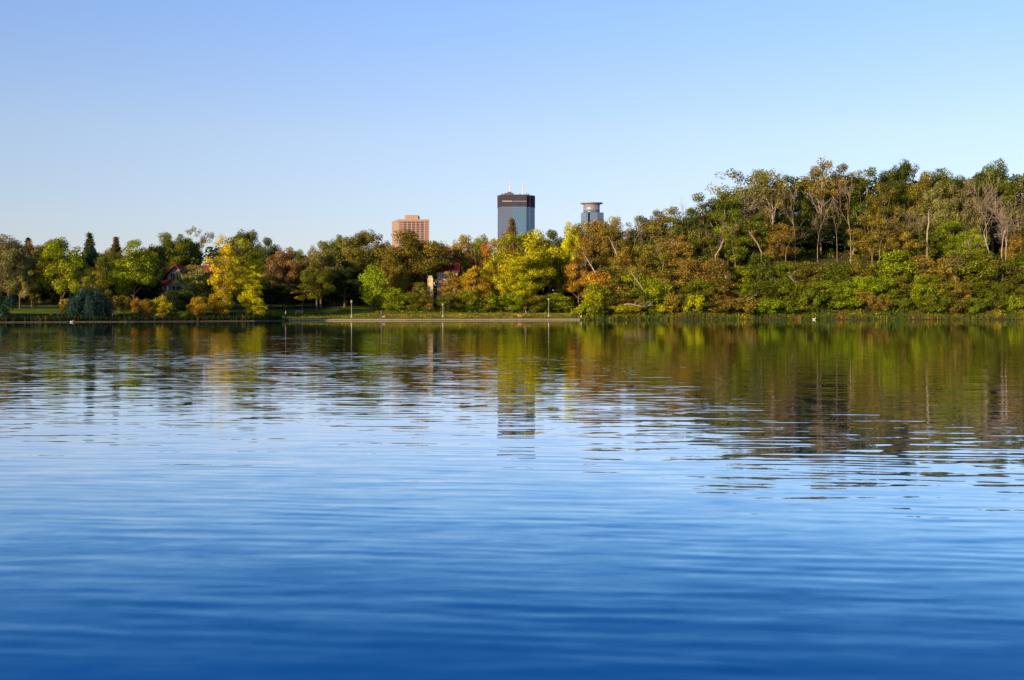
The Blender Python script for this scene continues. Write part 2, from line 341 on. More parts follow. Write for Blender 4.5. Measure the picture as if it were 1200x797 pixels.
# (kind, px, top py, width px, metres behind the shore, colour, autumn, name, label)
T = [
# --- left shore, front row
('bush', 4, 344, 30, 3, 'blue', 0, 'bush', 'dark blue-green rounded bush at the left edge of the photo by the water'),
('willow', 105, 335, 50, 4, 'blue', 0, 'willow_tree', 'dark blue-green weeping willow with branches hanging to the water, at left'),
('spreading', 41, 344, 16, 7, 'olive', .2, 'young_tree', 'small olive young tree standing alone on the shaded lawn left of the willow'),
('maple', 77, 350, 15, 9, 'yellow', .3, 'small_tree', 'tiny bright yellow tree just left of the dark weeping willow'),
('thicket', 171, 350, 18, 3, 'deep', .45, 'bush', 'dark narrow bush with a yellow patch, left of the yellow-green lakeside bush'),
('thicket', 189, 347, 25, 3, 'ygreen', .35, 'bush', 'yellow-green bush with orange lower leaves at the water below the red-roofed house'),
('thicket', 233, 348, 25, 3, 'gold', .5, 'bush', 'small orange and gold bush at the water right of the dark hedge mass'),
('thicket', 259, 339, 30, 4, 'yellow', .5, 'bush', 'tall golden yellow bush at the foot of the yellow poplar'),
('thicket', 297, 344, 26, 3, 'ygreen', .1, 'bush', 'lime green bush at the water right of the poplar trunks'),
('bush', 214, 366, 22, 2.5, 'mid', .3, 'bush', 'low weedy green bush in the gap between the yellow-green and orange bushes'),
('bush', 318, 364, 20, 2.5, 'olive', .35, 'bush', 'low olive bush where the leafy bank ends and the lawn begins'),
# --- left, middle depth
('oak', 10, 276, 58, 28, 'sage', .1, 'broadleaf_tree', 'tall sage-green tree with a bright lit trunk at the left edge'),
('maple', 23, 300, 30, 26, 'sage', .2, 'broadleaf_tree', 'smaller sage-green tree between the left edge tree and the rusty columnar tree'),
('poplar', 37, 283, 22, 30, 'rust', .35, 'columnar_tree', 'rusty brown columnar tree beside the sage-green tree at far left'),
('spruce', 33, 277, 40, 50, 'deep', 0, 'spruce_tree', 'dark spruce peeking up behind the rusty columnar tree'),
('maple', 72, 279, 48, 26, 'bright', .28, 'maple_tree', 'big bright green rounded maple with an orange tinge on its upper right'),
('oak', 56, 281, 40, 48, 'olive', .2, 'broadleaf_tree', 'olive tree behind the left shoulder of the bright green maple'),
('spruce', 105, 271, 48, 62, 'deep', .05, 'spruce_tree', 'tall pointed dark spruce rising above the pinkish roof'),
('oak', 107, 287, 36, 54, 'blue', 0, 'broadleaf_tree', 'blue-green rounded tree directly below the tall pointed spruce'),
('spruce', 136, 276, 46, 66, 'brown', .1, 'spruce_tree', 'brownish blunt spruce right of the tall pointed spruce'),
('oak', 132, 290, 34, 46, 'olive', .2, 'broadleaf_tree', 'olive tree between the pinkish roof and the bright green tree'),
('maple', 112, 317, 36, 22, 'olive', .3, 'small_tree', 'low olive tree in front of the pinkish-roofed house above the willow'),
('maple', 157, 281, 54, 26, 'bright', .08, 'broadleaf_tree', 'bright green open-crowned tree with a thin trunk, left of the red-roofed house'),
('bush', 139, 345, 28, 14, 'olive', .2, 'bush', 'dark olive bush on the lawn right of the weeping willow'),
('bush', 157, 349, 22, 20, 'orange', .5, 'bush', 'orange-brown low bush beneath the bright green open-crowned tree'),
('oak', 180, 287, 34, 40, 'dark', 0, 'broadleaf_tree', 'very dark green tree just left of the red-roofed house'),
('oak', 196, 273, 46, 78, 'mid', .15, 'broadleaf_tree', 'rounded green tree rising behind the red-roofed house'),
('oak', 218, 275, 36, 82, 'mid', .2, 'broadleaf_tree', 'green tree behind the ridge of the red-roofed house, right of the rounded one'),
('airy', 232, 266, 34, 84, 'olive', .3, 'broadleaf_tree', 'thin airy tree with the highest wispy crown behind the red-roofed house'),
('maple', 228, 311, 48, 24, 'sage', .1, 'small_tree', 'sage-green small tree hiding the right half of the red-roofed house'),
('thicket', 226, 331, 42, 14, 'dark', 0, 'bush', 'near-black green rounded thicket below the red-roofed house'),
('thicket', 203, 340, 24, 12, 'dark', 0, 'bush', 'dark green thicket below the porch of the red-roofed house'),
('poplar', 261, 276, 35, 14, 'yellow', .15, 'poplar_tree', 'tall bright yellow poplar, the yellowest tree on the left'),
('poplar', 287, 280, 44, 18, 'bright', .42, 'poplar_tree', 'yellow-olive poplar standing right against the bright yellow poplar'),
('poplar', 291, 312, 34, 12, 'ygreen', .1, 'small_tree', 'pale green leafy tree under the yellow-olive poplar'),
('oak', 283, 270, 46, 60, 'olive', .1, 'broadleaf_tree', 'rounded olive tree showing above the two yellow poplars'),
('oak', 312, 279, 40, 52, 'deep', .1, 'broadleaf_tree', 'deep green tree just right of the poplars'),
('oak', 332, 290, 46, 34, 'brown', .2, 'broadleaf_tree', 'shaded brown-green tree between the poplars and the small spreading tree'),
('maple', 318, 322, 38, 34, 'dark', 0, 'small_tree', 'dark low tree in shade between the poplars and the lawn'),
('oak', 348, 293, 30, 70, 'green', .1, 'broadleaf_tree', 'green tree in the dip of the skyline left of the lamp group'),
# --- centre
('spreading', 354, 327, 38, 14, 'gold', .1, 'young_tree', 'small spreading yellow-green tree on the lawn behind the person in white'),
('oak', 376, 283, 44, 30, 'sage', .25, 'broadleaf_tree', 'sage and tan tree above the small spreading lawn tree'),
('maple', 371, 308, 38, 25, 'mid', .1, 'broadleaf_tree', 'fresh green tree under the sage and tan tree'),
('oak', 392, 276, 36, 52, 'green', .1, 'broadleaf_tree', 'green tree with a lumpy top left of the tallest central oak'),
('oak', 421, 270, 56, 44, 'olive', .15, 'oak_tree', 'wide olive oak standing over the dark shaded hollow'),
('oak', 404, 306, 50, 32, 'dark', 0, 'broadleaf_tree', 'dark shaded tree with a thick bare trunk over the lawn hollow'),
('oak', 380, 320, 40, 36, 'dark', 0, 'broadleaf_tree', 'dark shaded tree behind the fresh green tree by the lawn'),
('oak', 448, 283, 30, 56, 'green', .2, 'broadleaf_tree', 'green tree between the wide olive oak and the pink tower'),
('thicket', 436, 310, 34, 22, 'bright', .1, 'small_tree', 'bright green cone-shaped tree behind the right end of the lawn'),
('thicket', 461, 338, 30, 20, 'bright', .05, 'bush', 'bright green bush right of the cone-shaped tree'),
('thicket', 481, 342, 28, 20, 'mid', .2, 'bush', 'mid green bush below the left part of the big oak'),
('thicket', 498, 345, 24, 19, 'olive', .35, 'bush', 'olive bush left of the middle lamp post'),
('oak', 480, 270, 84, 40, 'olive', .28, 'oak_tree', 'broad brown-olive oak in front of the pink tower'),
('oak', 458, 300, 44, 32, 'olive', .2, 'broadleaf_tree', 'olive tree at the lower left of the broad oak'),
('maple', 490, 306, 28, 46, 'olive', .25, 'broadleaf_tree', 'tan-olive tree hanging over the cream house'),
('oak', 515, 283, 30, 80, 'deep', .1, 'broadleaf_tree', 'small dark round treetop right of the pink tower'),
('oak', 541, 276, 48, 52, 'brown', .5, 'broadleaf_tree', 'brown and orange tree right of the cream house'),
('poplar', 526, 318, 24, 24, 'rust', .5, 'small_tree', 'narrow rusty tree in front of the cream house'),
('bare', 560, 279, 20, 34, 'brown', 0, 'bare_tree', 'thin bare tree between the brown tree and the orange treetop'),
('oak', 562, 275, 34, 64, 'mid', .3, 'broadleaf_tree', 'green treetop left of the glass tower'),
('maple', 580, 279, 34, 40, 'olive', .55, 'broadleaf_tree', 'orange-tipped tree at the foot of the glass tower'),
('maple', 556, 312, 38, 24, 'gold', .45, 'small_tree', 'gold and green small tree left of the brightest yellow-green tree'),
('maple', 578, 304, 34, 26, 'ygreen', .4, 'small_tree', 'yellow-green small tree touching the left side of the brightest tree'),
('thicket', 549, 340, 32, 19, 'mid', .4, 'bush', 'green and orange bush below the gold small tree'),
('thicket', 525, 345, 30, 18, 'green', .2, 'bush', 'green bush just right of the middle lamp post'),
('spruce', 600, 254, 50, 60, 'brown', .2, 'spruce_tree', 'lone pointed spruce standing in front of the glass tower'),
('oak', 616, 271, 76, 26, 'ygreen', .22, 'maple_tree', 'brightest yellow-green spreading maple below the glass tower'),
('maple', 606, 300, 52, 21, 'ygreen', .3, 'small_tree', 'yellow-green lower tree in front of the brightest maple'),
('oak', 645, 270, 52, 56, 'deep', .15, 'broadleaf_tree', 'dark green tree behind the right shoulder of the brightest maple'),
('maple', 656, 290, 32, 30, 'bright', .3, 'broadleaf_tree', 'green and yellow tree right of the brightest maple'),
('thicket', 575, 344, 32, 18, 'bright', .25, 'bush', 'light green bush left of the person in dark clothing'),
('thicket', 600, 343, 32, 18, 'bright', .2, 'bush', 'light green bush behind the person in dark clothing'),
('thicket', 627, 345, 30, 18, 'mid', .35, 'bush', 'mixed green and red bush left of the third lamp post'),
('thicket', 653, 343, 32, 18, 'bright', .2, 'bush', 'light green bush behind the third lamp post'),
('oak', 672, 261, 34, 48, 'ygreen', .15, 'broadleaf_tree', 'yellow-olive tree directly left of the round-topped tower'),
# --- right slope going up
('maple', 700, 258, 44, 40, 'bronze', .3, 'broadleaf_tree', 'bronze tree directly below the round-topped tower'),
('maple', 690, 259, 44, 44, 'olive', .4, 'broadleaf_tree', 'olive tree hiding the lower part of the round-topped tower'),
('wood', 716, 254, 40, 46, 'olive', .3, 'woodland_tree', 'olive crown behind the bronze tree right of the round-topped tower'),
('wood', 768, 247, 46, 48, 'olive', .25, 'woodland_tree', 'rear olive crown on the crest between the two twiggy skyline trees'),
('maple', 678, 300, 40, 24, 'orange', .55, 'broadleaf_tree', 'orange-brown leafy tree where the wooded hill begins'),
('bare', 706, 285, 46, 20, 'brown', 0, 'bare_tree', 'twiggy reddish bare tree leaning left below the round-topped tower'),
('bare', 738, 240, 40, 34, 'brown', 0, 'bare_tree', 'twiggy bare tree breaking the skyline right of the round-topped tower'),
('wood', 722, 262, 44, 38, 'olive', .4, 'woodland_tree', 'olive and brown tree right of the round-topped tower'),
('wood', 752, 254, 44, 42, 'deep', .3, 'woodland_tree', 'deep green tree behind the twiggy skyline tree'),
('wood', 783, 243, 46, 40, 'olive', .3, 'woodland_tree', 'olive tree on the lower hill crest left of the dark hilltop tree'),
('wood', 806, 244, 44, 36, 'deep', .3, 'woodland_tree', 'deep green tree on the rising crest of the hill'),
('wood', 825, 227, 48, 44, 'green', .2, 'woodland_tree', 'dark green tree with a spiky top halfway up the hill skyline'),
('bare', 812, 228, 54, 38, 'brown', 0, 'bare_tree', 'bare spiky tree beside the dark green tree halfway up the skyline'),
('airy', 872, 198, 70, 44, 'sage', .3, 'broadleaf_tree', 'airy tree with see-through pale leaves reaching out left over the slope'),
('wood', 850, 224, 46, 40, 'green', .25, 'woodland_tree', 'green tree below the airy see-through crown'),
('wood', 893, 199, 50, 50, 'olive', .25, 'woodland_tree', 'olive tree right of the airy see-through crown'),
('airy', 905, 197, 44, 40, 'olive', .35, 'broadleaf_tree', 'pale olive airy crown next to the olive skyline tree'),
('wood', 925, 206, 46, 50, 'green', .2, 'woodland_tree', 'dark tree in the notch of the skyline left of the yellow-topped tree'),
('airy', 962, 187, 58, 46, 'bronze', .3, 'broadleaf_tree', 'yellow-topped tree, tallest on the left part of the wooded hill'),
('wood', 958, 200, 50, 52, 'green', .2, 'woodland_tree', 'green tree just beneath the yellow-topped tree'),
('bare', 932, 206, 42, 36, 'brown', 0, 'bare_tree', 'brown twiggy bare tree left of the yellow-topped tree'),
('bare', 958, 236, 30, 30, 'brown', 0, 'bare_tree', 'straight pale bare trunk beneath the yellow-topped tree'),
('bare', 981, 232, 30, 30, 'brown', 0, 'bare_tree', 'straight pale bare trunk between the golden top and the tallest bare tree'),
('bare', 997, 198, 46, 29, 'brown', 0, 'bare_tree', 'tallest bare tree with pinkish twigs in the middle of the wooded hill'),
('wood', 990, 192, 46, 56, 'olive', .2, 'woodland_tree', 'olive tree behind the tallest bare tree'),
('wood', 1015, 197, 48, 50, 'deep', .1, 'woodland_tree', 'dark green tree right of the tallest bare tree'),
('oak', 1052, 189, 50, 54, 'deep', .1, 'woodland_tree', 'dark green tree with a small knob on top of the skyline'),
('wood', 1035, 214, 44, 40, 'olive', .3, 'woodland_tree', 'olive tree on the slope below the knob-topped tree'),
('oak', 1083, 202, 50, 48, 'olive', .2, 'woodland_tree', 'olive tree in the low skyline stretch right of the knob-topped tree'),
('oak', 1110, 197, 56, 52, 'deep', .1, 'woodland_tree', 'deep green broad tree in the middle of the right skyline'),
('oak', 1102, 212, 44, 40, 'sage', .1, 'woodland_tree', 'silvery sage tree with pale leaf clumps high on the right slope'),
('oak', 1135, 210, 44, 40, 'sage', .15, 'woodland_tree', 'silvery sage tree nearer the big forked bare tree'),
('oak', 1163, 187, 58, 50, 'deep', .15, 'oak_tree', 'highest dark oak above the big forked bare tree'),
('wood', 1196, 204, 50, 44, 'green', .2, 'woodland_tree', 'green tree at the right edge of the photo'),
('forked', 1172, 199, 84, 14, 'brown', 0, 'bare_tree', 'big forked bare tree with pale twin trunks near the right edge'),
('bare', 775, 262, 40, 22, 'brown', 0, 'bare_tree', 'twiggy bare tree on the lower slope right of the low fallen trunk'),
('bare', 757, 250, 40, 32, 'brown', 0, 'bare_tree', 'second twiggy bare tree right of the one breaking the skyline'),
('bare', 862, 250, 44, 22, 'brown', 0, 'bare_tree', 'bare brown tree on the slope under the airy see-through crown'),
('bare', 893, 222, 44, 30, 'brown', 0, 'bare_tree', 'brown twiggy tree high on the slope left of the notch in the skyline'),
('bare', 1030, 250, 46, 22, 'brown', 0, 'bare_tree', 'bare brown tree right of the tallest bare tree, lower on the slope'),
('bare', 1060, 232, 44, 26, 'brown', 0, 'bare_tree', 'bare branching tree below the knob-topped tree, high on the slope'),
('bare', 1140, 262, 40, 18, 'brown', 0, 'bare_tree', 'small bare tree just left of the big forked one'),
('bare', 836, 262, 40, 22, 'brown', 0, 'bare_tree', 'thin bare tree below the dark green spiky-topped tree'),
('bare', 1190, 250, 40, 22, 'brown', 0, 'bare_tree', 'smaller pinkish bare tree right of the big forked one'),
('bare', 1122, 290, 34, 9, 'brown', 0, 'bare_tree', 'slender crooked bare tree rising from the bright bushes at right'),
('scrub', 1056, 300, 26, 13, 'brown', 0, 'bare_tree', 'short forked pale snag among the bushes below the knob-topped tree'),
# --- middle band of the hill
('thicket', 705, 318, 40, 14, 'gold', .5, 'bush', 'gold and orange thicket at the start of the hill'),
('maple', 735, 290, 44, 24, 'bronze', .45, 'small_tree', 'bronze small tree on the lower left slope'),
('maple', 765, 285, 44, 26, 'olive', .4, 'small_tree', 'olive small tree on the slope right of the bronze one'),
('maple', 795, 276, 46, 26, 'bronze', .45, 'small_tree', 'brownish small tree under the lower crest of the hill'),
('maple', 824, 268, 46, 26, 'deep', .35, 'small_tree', 'deep green small tree under the spiky-topped tree'),
('maple', 853, 262, 48, 26, 'mid', .35, 'small_tree', 'green small tree on the slope under the airy crown'),
('maple', 884, 252, 48, 28, 'deep', .35, 'small_tree', 'dark green small tree on the slope below the olive skyline tree'),
('maple', 912, 262, 44, 26, 'bronze', .4, 'small_tree', 'brown-green small tree left of the dark hollow on the hill'),
('bare', 920, 262, 48, 22, 'brown', 0, 'bare_tree', 'pinkish brown twiggy bare tree low on the slope left of the dark hollow'),
('maple', 1022, 252, 46, 27, 'olive', .35, 'small_tree', 'olive small tree right of the tallest bare tree'),
('maple', 1050, 258, 48, 27, 'bronze', .4, 'small_tree', 'orange-tinged small tree in the middle of the right slope'),
('bare', 1082, 245, 48, 27, 'brown', 0, 'bare_tree', 'bare tree with tangled brown twigs in the middle of the right slope'),
('maple', 1084, 262, 44, 28, 'deep', .3, 'small_tree', 'dark green small tree behind the tangled bare tree'),
('maple', 1112, 258, 44, 27, 'mid', .25, 'small_tree', 'green small tree left of the big forked bare tree'),
('maple', 1138, 268, 42, 24, 'bright', .1, 'small_tree', 'bright green small tree at the foot of the big forked bare tree'),
('maple', 1200, 268, 46, 22, 'bronze', .4, 'small_tree', 'brown small tree at the right edge halfway up the slope'),
('thicket', 246, 322, 42, 19, 'dark', 0, 'bush', 'near-black thicket right of the sage-green tree that hides the red-roofed house'),
('wood', 930, 252, 50, 42, 'dark', 0, 'woodland_tree', 'nearly black shaded tree in the hollow left of the straight pale trunks'),  # near-black trees added here, shade of the hollow put into leaf colour
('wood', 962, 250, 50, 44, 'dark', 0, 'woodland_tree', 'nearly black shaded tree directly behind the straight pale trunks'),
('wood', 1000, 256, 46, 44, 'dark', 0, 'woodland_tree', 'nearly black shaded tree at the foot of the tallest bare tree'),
('wood', 1060, 248, 46, 40, 'deep', .1, 'woodland_tree', 'dark green tree on the mid slope under the knob-topped tree'),
('maple', 125, 300, 40, 40, 'deep', .1, 'broadleaf_tree', 'deep green tree right of the pinkish-roofed house'),
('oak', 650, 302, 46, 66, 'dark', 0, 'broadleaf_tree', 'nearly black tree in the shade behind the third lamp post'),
('thicket', 533, 318, 22, 28, 'bronze', .4, 'small_tree', 'bronze tree covering the right end of the cream house'),
('thicket', 491, 331, 24, 26, 'olive', .2, 'bush', 'olive thicket left of the bright turret of the cream house'),
('thicket', 200, 341, 26, 16, 'deep', .1, 'bush', 'deep green bush in front of the porch of the red-roofed house'),
# outside the frame, for the shade they throw
('oak', -28, 282, 60, 46, 'olive', .1, 'broadleaf_tree', 'olive tree just outside the left edge'),
('oak', -75, 280, 66, 40, 'deep', .1, 'broadleaf_tree', 'deep green tree second outside the left edge'),
('oak', -125, 278, 70, 44, 'olive', .2, 'broadleaf_tree', 'olive tree third outside the left edge'),
('maple', -50, 320, 50, 6, 'green', .1, 'small_tree', 'green small tree by the water outside the left edge'),
('oak', 1238, 200, 60, 40, 'deep', .1, 'woodland_tree', 'dark tree just outside the right edge'),
('oak', 1285, 205, 60, 40, 'olive', .2, 'woodland_tree', 'olive tree second outside the right edge'),
('oak', 1245, 262, 54, 24, 'mid', .2, 'woodland_tree', 'mid green tree low on the slope outside the right edge'),
]
for row in T:
    k, px, top, w, t, c, au, nm, lb = row
    cat = 'bush' if nm == 'bush' else 'tree'
    lean = {'twiggy reddish bare tree leaning left below the round-topped tower': -.35, 'slender crooked bare tree rising from the bright bushes at right': -.12}.get(lb, 0)
    plant(k, px, top, w, t, c, au, nm, lb, cat, lean=lean)
# bushes along the foot of the hill, each its own thing
hues = [('mid', 'mid green'), ('bright', 'bright green'), ('bronze', 'bronze green'), ('ygreen', 'yellow-green'), ('olive', 'olive'), ('green', 'deep green')]
ORD = ['first', 'second', 'third', 'fourth', 'fifth', 'sixth', 'seventh', 'eighth', 'ninth', 'tenth', 'eleventh', 'twelfth', 'thirteenth', 'fourteenth', 'fifteenth', 'sixteenth', 'seventeenth', 'eighteenth', 'nineteenth', 'twentieth', 'twenty-first', 'twenty-second', 'twenty-third', 'twenty-fourth', 'twenty-fifth', 'twenty-sixth', 'twenty-seventh', 'twenty-eighth', 'twenty-ninth', 'thirtieth']
b = random.Random(3)
seqs = [('waterline', 'bush', 692, 1215, 21, 2.2, lambda p: 352-5*sstep((p-700)/200), 'bushes at the waterline under the wooded hill', 'leaning over the water under the hill'),
        ('lower', 'thicket', 700, 1220, 24, 7, lambda p: 336-9*sstep((p-720)/220), 'bushes in the lower row on the wooded bank', 'in the lower row on the bank'),
        ('upper', 'thicket', 716, 1220, 28, 13, lambda p: 318-16*sstep((p-720)/200), 'bushes in the upper row on the wooded bank', 'in the upper row on the bank')]
for nm_, kind, a, e_, st, t, fn, grp, where in seqs:
    p = a; i = 0
    while p < e_:
        lo = 760
        w = [1.2, 1.4, 1.5, 1.2, 1, .4] if p < 880 else [2.4, 1.2, .8, 0, 1.4, 1.6]
        ck, cn = b.choices(hues, w)[0]
        au = b.uniform(.2, .45) if p < 880 else b.uniform(0, .25)
        plant(kind, p+b.uniform(-4, 4), fn(p)+b.uniform(-10, 7), st*b.uniform(1.1, 2.0), t+b.uniform(-1, 2.5), ck, au, 'bush',
              cn+' leafy bush, '+ORD[i]+' from the left '+where, 'bush', grp)
        p += st*b.uniform(.85, 1.15); i += 1

for i, (p, tp, wv) in enumerate([(0, 326, 34), (22, 334, 32), (47, 330, 34), (60, 338, 30), (86, 330, 34), (124, 332, 34), (148, 330, 36), (172, 326, 36), (300, 330, 36), (322, 335, 34), (345, 334, 34), (368, 338, 34), (392, 330, 36), (418, 336, 30)]):  # near-black bushes added to darken the gaps under the trees
    plant('thicket', p, tp, wv, 37 if p < 300 else 34, 'dark', 0, 'bush', 'near-black bush added as shade behind the lawn, '+ORD[i]+' from the left of the dark row', 'bush', 'near-black bushes added as shade behind the lawn')
# ------------------------------------------------------------------ stuff: woods behind, undergrowth, reeds
def skyline(px):
    return interp([(-300, 275), (0, 285), (60, 290), (120, 292), (200, 284), (280, 282), (340, 300), (400, 284), (480, 283), (520, 290), (600, 284), (680, 276), (720, 266), (760, 262), (800, 250), (840, 228), (880, 207), (960, 198), (1050, 198), (1100, 205), (1160, 196), (1500, 203)], px)
def distant_woods():
    rng = np.random.default_rng(50); P = []; Nn = []; S = []; T_ = []
    bl = []
    for i in range(4200):
        px = rng.uniform(-250, 1450) if i % 3 else rng.uniform(700, 1300); sh = shore(px)
        w = sstep((px-680)/200)
        y = sh+rng.uniform(70, 110)*(1-w)+rng.uniform(58, 72)*w
        x = wx(px, y); g = ground(x, y)
        zt = zat(skyline(px)+6, y)
        z = g+(zt-g)*(rng.uniform(.02, .97) if i % 4 else rng.uniform(0, .3)); r = rng.uniform(1.6, 2.8)
        bl.append(((x, y, z-r*.5), r))
    P, Nn, S, T_ = blobs_to_leaves(bl, 13, .42, rng)
    o = link('distant_woods', leaf_mesh('distant_woods', P, Nn, S, rng, T_)); o.color = (.05, .075, .014, .15)  # dark leaf colour stands in for shadow in the gaps
    tag(o, 'dark continuous wood filling the gaps behind the lakeside trees', 'woods', kind='stuff')
distant_woods()
def undergrowth():
    rng = np.random.default_rng(51); bl = []
    for i in range(2600):
        px = rng.uniform(670, 1420); t = rng.uniform(.8, 60) if i % 2 else rng.uniform(.8, 22)
        y = shore(px)+t; x = wx(px, y); g = ground(x, y); r = rng.uniform(.5, 1.5)
        bl.append(((x, y, g+r*.3), r))
    for i in range(420):
        px = rng.uniform(440, 690); t = rng.uniform(14, 60)
        y = shore(px)+t; x = wx(px, y); g = ground(x, y); r = rng.uniform(.4, 1.0)
        bl.append(((x, y, g+r*.3), r))
    for i in range(500):
        px = rng.uniform(-200, 340); t = rng.uniform(45, 85)
        y = shore(px)+t; x = wx(px, y); g = ground(x, y); r = rng.uniform(.5, 1.3)
        bl.append(((x, y, g+r*.3), r))
    P, Nn, S, T_ = blobs_to_leaves(bl, 45, .2, rng)
    o = link('undergrowth', leaf_mesh('undergrowth', P, Nn, S, rng, T_)); o.color = (.08, .13, .014, .3)
    tag(o, 'tangled low green undergrowth covering the ground between the trees', 'undergrowth', kind='stuff')
undergrowth()
def blades(name, label, ranges, n, h0, h1, col, w=.03, seed=60, au=.2, trange=(0, 2)):
    rng = np.random.default_rng(seed); P = []; Nn = []; S = []
    V = []; Fc = []
    for i in range(n):
        a, b_ = ranges[rng.integers(len(ranges))]
        px = rng.uniform(a, b_); t = rng.uniform(*trange); y = shore(px)+t; x = wx(px, y); g = ground(x, y)-.05
        h = rng.uniform(h0, h1); dx = rng.normal()*.18*h; dy = rng.normal()*.18*h; a_ = rng.uniform(0, 3.14); ux = math.cos(a_)*w; uy = math.sin(a_)*w
        k = len(V); V += [(x-ux, y-uy, g), (x+ux, y+uy, g), (x+dx*.4+ux*.7, y+dy*.4+uy*.7, g+h*.6), (x+dx, y+dy, g+h), (x+dx*.4-ux*.7, y+dy*.4-uy*.7, g+h*.6)]
        Fc.append((k, k+1, k+2, k+3, k+4))
    me = bpy.data.meshes.new(name); me.from_pydata(V, [], Fc); me.update(); me.materials.append(LEAF)
    nf = len(Fc)
    for an in ('tone', 'tone2'):
        q = me.attributes.new(an, 'FLOAT', 'FACE'); q.data.foreach_set('value', rng.uniform(0, 1, nf).astype('f'))
    o = link(name, me); o.color = col+(au,)
    tag(o, label, 'reeds' if 'reed' in name else 'grass', kind='stuff')
blades('reeds', 'dark reeds and weeds along the shaded waterline at left', [(-200, 330)], 15000, .4, 1.3, (.035, .055, .016), .05, 61, .12, (.12, 5))
blades('bank_grass', 'tall dry and green grass along the edge of the lakeside path', [(335, 690), (430, 690), (430, 690)], 15000, .1, .42, (.10, .12, .02), .045, 62, .42, (3.2, 14))
blades('shore_weeds', 'ragged weeds hanging over the earth bank under the hill', [(684, 1400)], 26000, .35, 1.1, (.09, .13, .02), .055, 63, .3, (-.25, 2.5))

# ------------------------------------------------------------------ setting: ground, path, road, water
def gmat():
    m, nt, bs = newmat('ground'); N = nt.nodes; L = nt.links
    geo = N.new('ShaderNodeNewGeometry'); n1 = N.new('ShaderNodeTexNoise'); n1.inputs['Scale'].default_value = .25; n1.inputs['Detail'].default_value = 8
    n2 = N.new('ShaderNodeTexNoise'); n2.inputs['Scale'].default_value = 4; n2.inputs['Detail'].default_value = 4
    L.new(geo.outputs['Position'], n1.inputs['Vector']); L.new(geo.outputs['Position'], n2.inputs['Vector'])
    r = N.new('ShaderNodeValToRGB'); e = r.color_ramp.elements; e[0].position = .35; e[0].color = (.10, .18, .015, 1); e[1].position = .65; e[1].color = (.22, .32, .03, 1)
    e2 = r.color_ramp.elements.new(.8); e2.color = (.17, .15, .05, 1)
    L.new(n1.outputs['Fac'], r.inputs['Fac'])
    mu = N.new('ShaderNodeMix'); mu.data_type = 'RGBA'; mu.blend_type = 'MULTIPLY'; mu.inputs['Factor'].default_value = .7
    mr = N.new('ShaderNodeMapRange'); mr.inputs['To Min'].default_value = .45; mr.inputs['To Max'].default_value = 1.5; L.new(n2.outputs['Fac'], mr.inputs['Value'])
    L.new(r.outputs['Color'], mu.inputs[6]); L.new(mr.outputs[0], mu.inputs[7])
    # earth where it is low by the water or under the woods
    at = N.new('ShaderNodeAttribute'); at.attribute_name = 'earth'
    mx = N.new('ShaderNodeMix'); mx.data_type = 'RGBA'; L.new(at.outputs['Fac'], mx.inputs['Factor']); L.new(mu.outputs[2], mx.inputs[6])
    r2 = N.new('ShaderNodeValToRGB'); e = r2.color_ramp.elements; e[0].position = .35; e[0].color = (.045, .035, .018, 1); e[1].position = .7; e[1].color = (.19, .12, .07, 1)
    L.new(n2.outputs['Fac'], r2.inputs['Fac']); L.new(r2.outputs['Color'], mx.inputs[7])
    L.new(mx.outputs[2], bs.inputs['Base Color']); bs.inputs['Roughness'].default_value = .95; bs.inputs['Specular IOR Level'].default_value = .1
    return m
def make_ground():
    pxs = [-6000, -3000, -1500, -900, -600] + list(range(-400, 1601, 8)) + [1800, 2100, 2700, 4200, 7000]
    ts = [-40, -8, -2, -.8, 0, .6, 1.2, 2, 3, 4, 5, 6.5, 8, 10, 12, 14, 17, 20, 23, 26, 30, 35, 40, 47, 55, 65, 80, 100, 130, 200, 300, 500, 900, 1500, 2600, 4500, 9000]
    V = []; Fc = []; E = []
    for t in ts:
        for px in pxs:
            y = shore(px)+t; x = wx(px, y); V.append((x, y, ground(x, y)))
            w = sstep((px-665)/100); E.append(1.0 if t < 1.3 else min(1, max(w*.9, (t-34)/10 if t > 34 else 0)))
    n = len(pxs)
    for i in range(len(ts)-1):
        for j in range(n-1): Fc.append((i*n+j, i*n+j+1, (i+1)*n+j+1, (i+1)*n+j))
    me = bpy.data.meshes.new('ground'); me.from_pydata(V, [], Fc); me.update(); me.materials.append(gmat())
    a = me.attributes.new('earth', 'FLOAT', 'POINT'); a.data.foreach_set('value', E)
    me.polygons.foreach_set('use_smooth', [True]*len(me.polygons))
    tag(link('ground', me), kind='structure')
make_ground()
def strip(name, mat, a, b_, t0, t1, dz, step=6, kind='structure', thick=0, y_of=None):
    """a ribbon following the shoreline between px a..b at t0..t1 behind it"""
    mb = MB(); rows = []
    p = a
    while p <= b_:
        row = []
        for t in (t0, (t0+t1)/2, t1):
            y = shore(p)+t; x = wx(p, y); row.append((x, y, max(ground(x, y), 0)+dz))
        rows.append(row); p += step
    for r0, r1 in zip(rows, rows[1:]):
        for k in range(2): mb.face([r0[k], r1[k], r1[k+1], r0[k+1]])
        if thick: mb.face([(r0[0][0], r0[0][1], r0[0][2]-thick), (r1[0][0], r1[0][1], r1[0][2]-thick), r1[0], r0[0]])
    o = build(mb, name, mat); tag(o, kind=kind); return o
GRAVEL = plain('gravel', (.72, .52, .39), .95, var=.25, scale=2)
ASPH = plain('asphalt', (.06, .055, .06), .9, var=.2, scale=1)
PALELINE = plain('pale_line_tone', (.50, .42, .30), .9, var=.25, scale=2)
strip('lakeside_path', GRAVEL, 338, 684, .0, 1.4, .06, thick=.14)
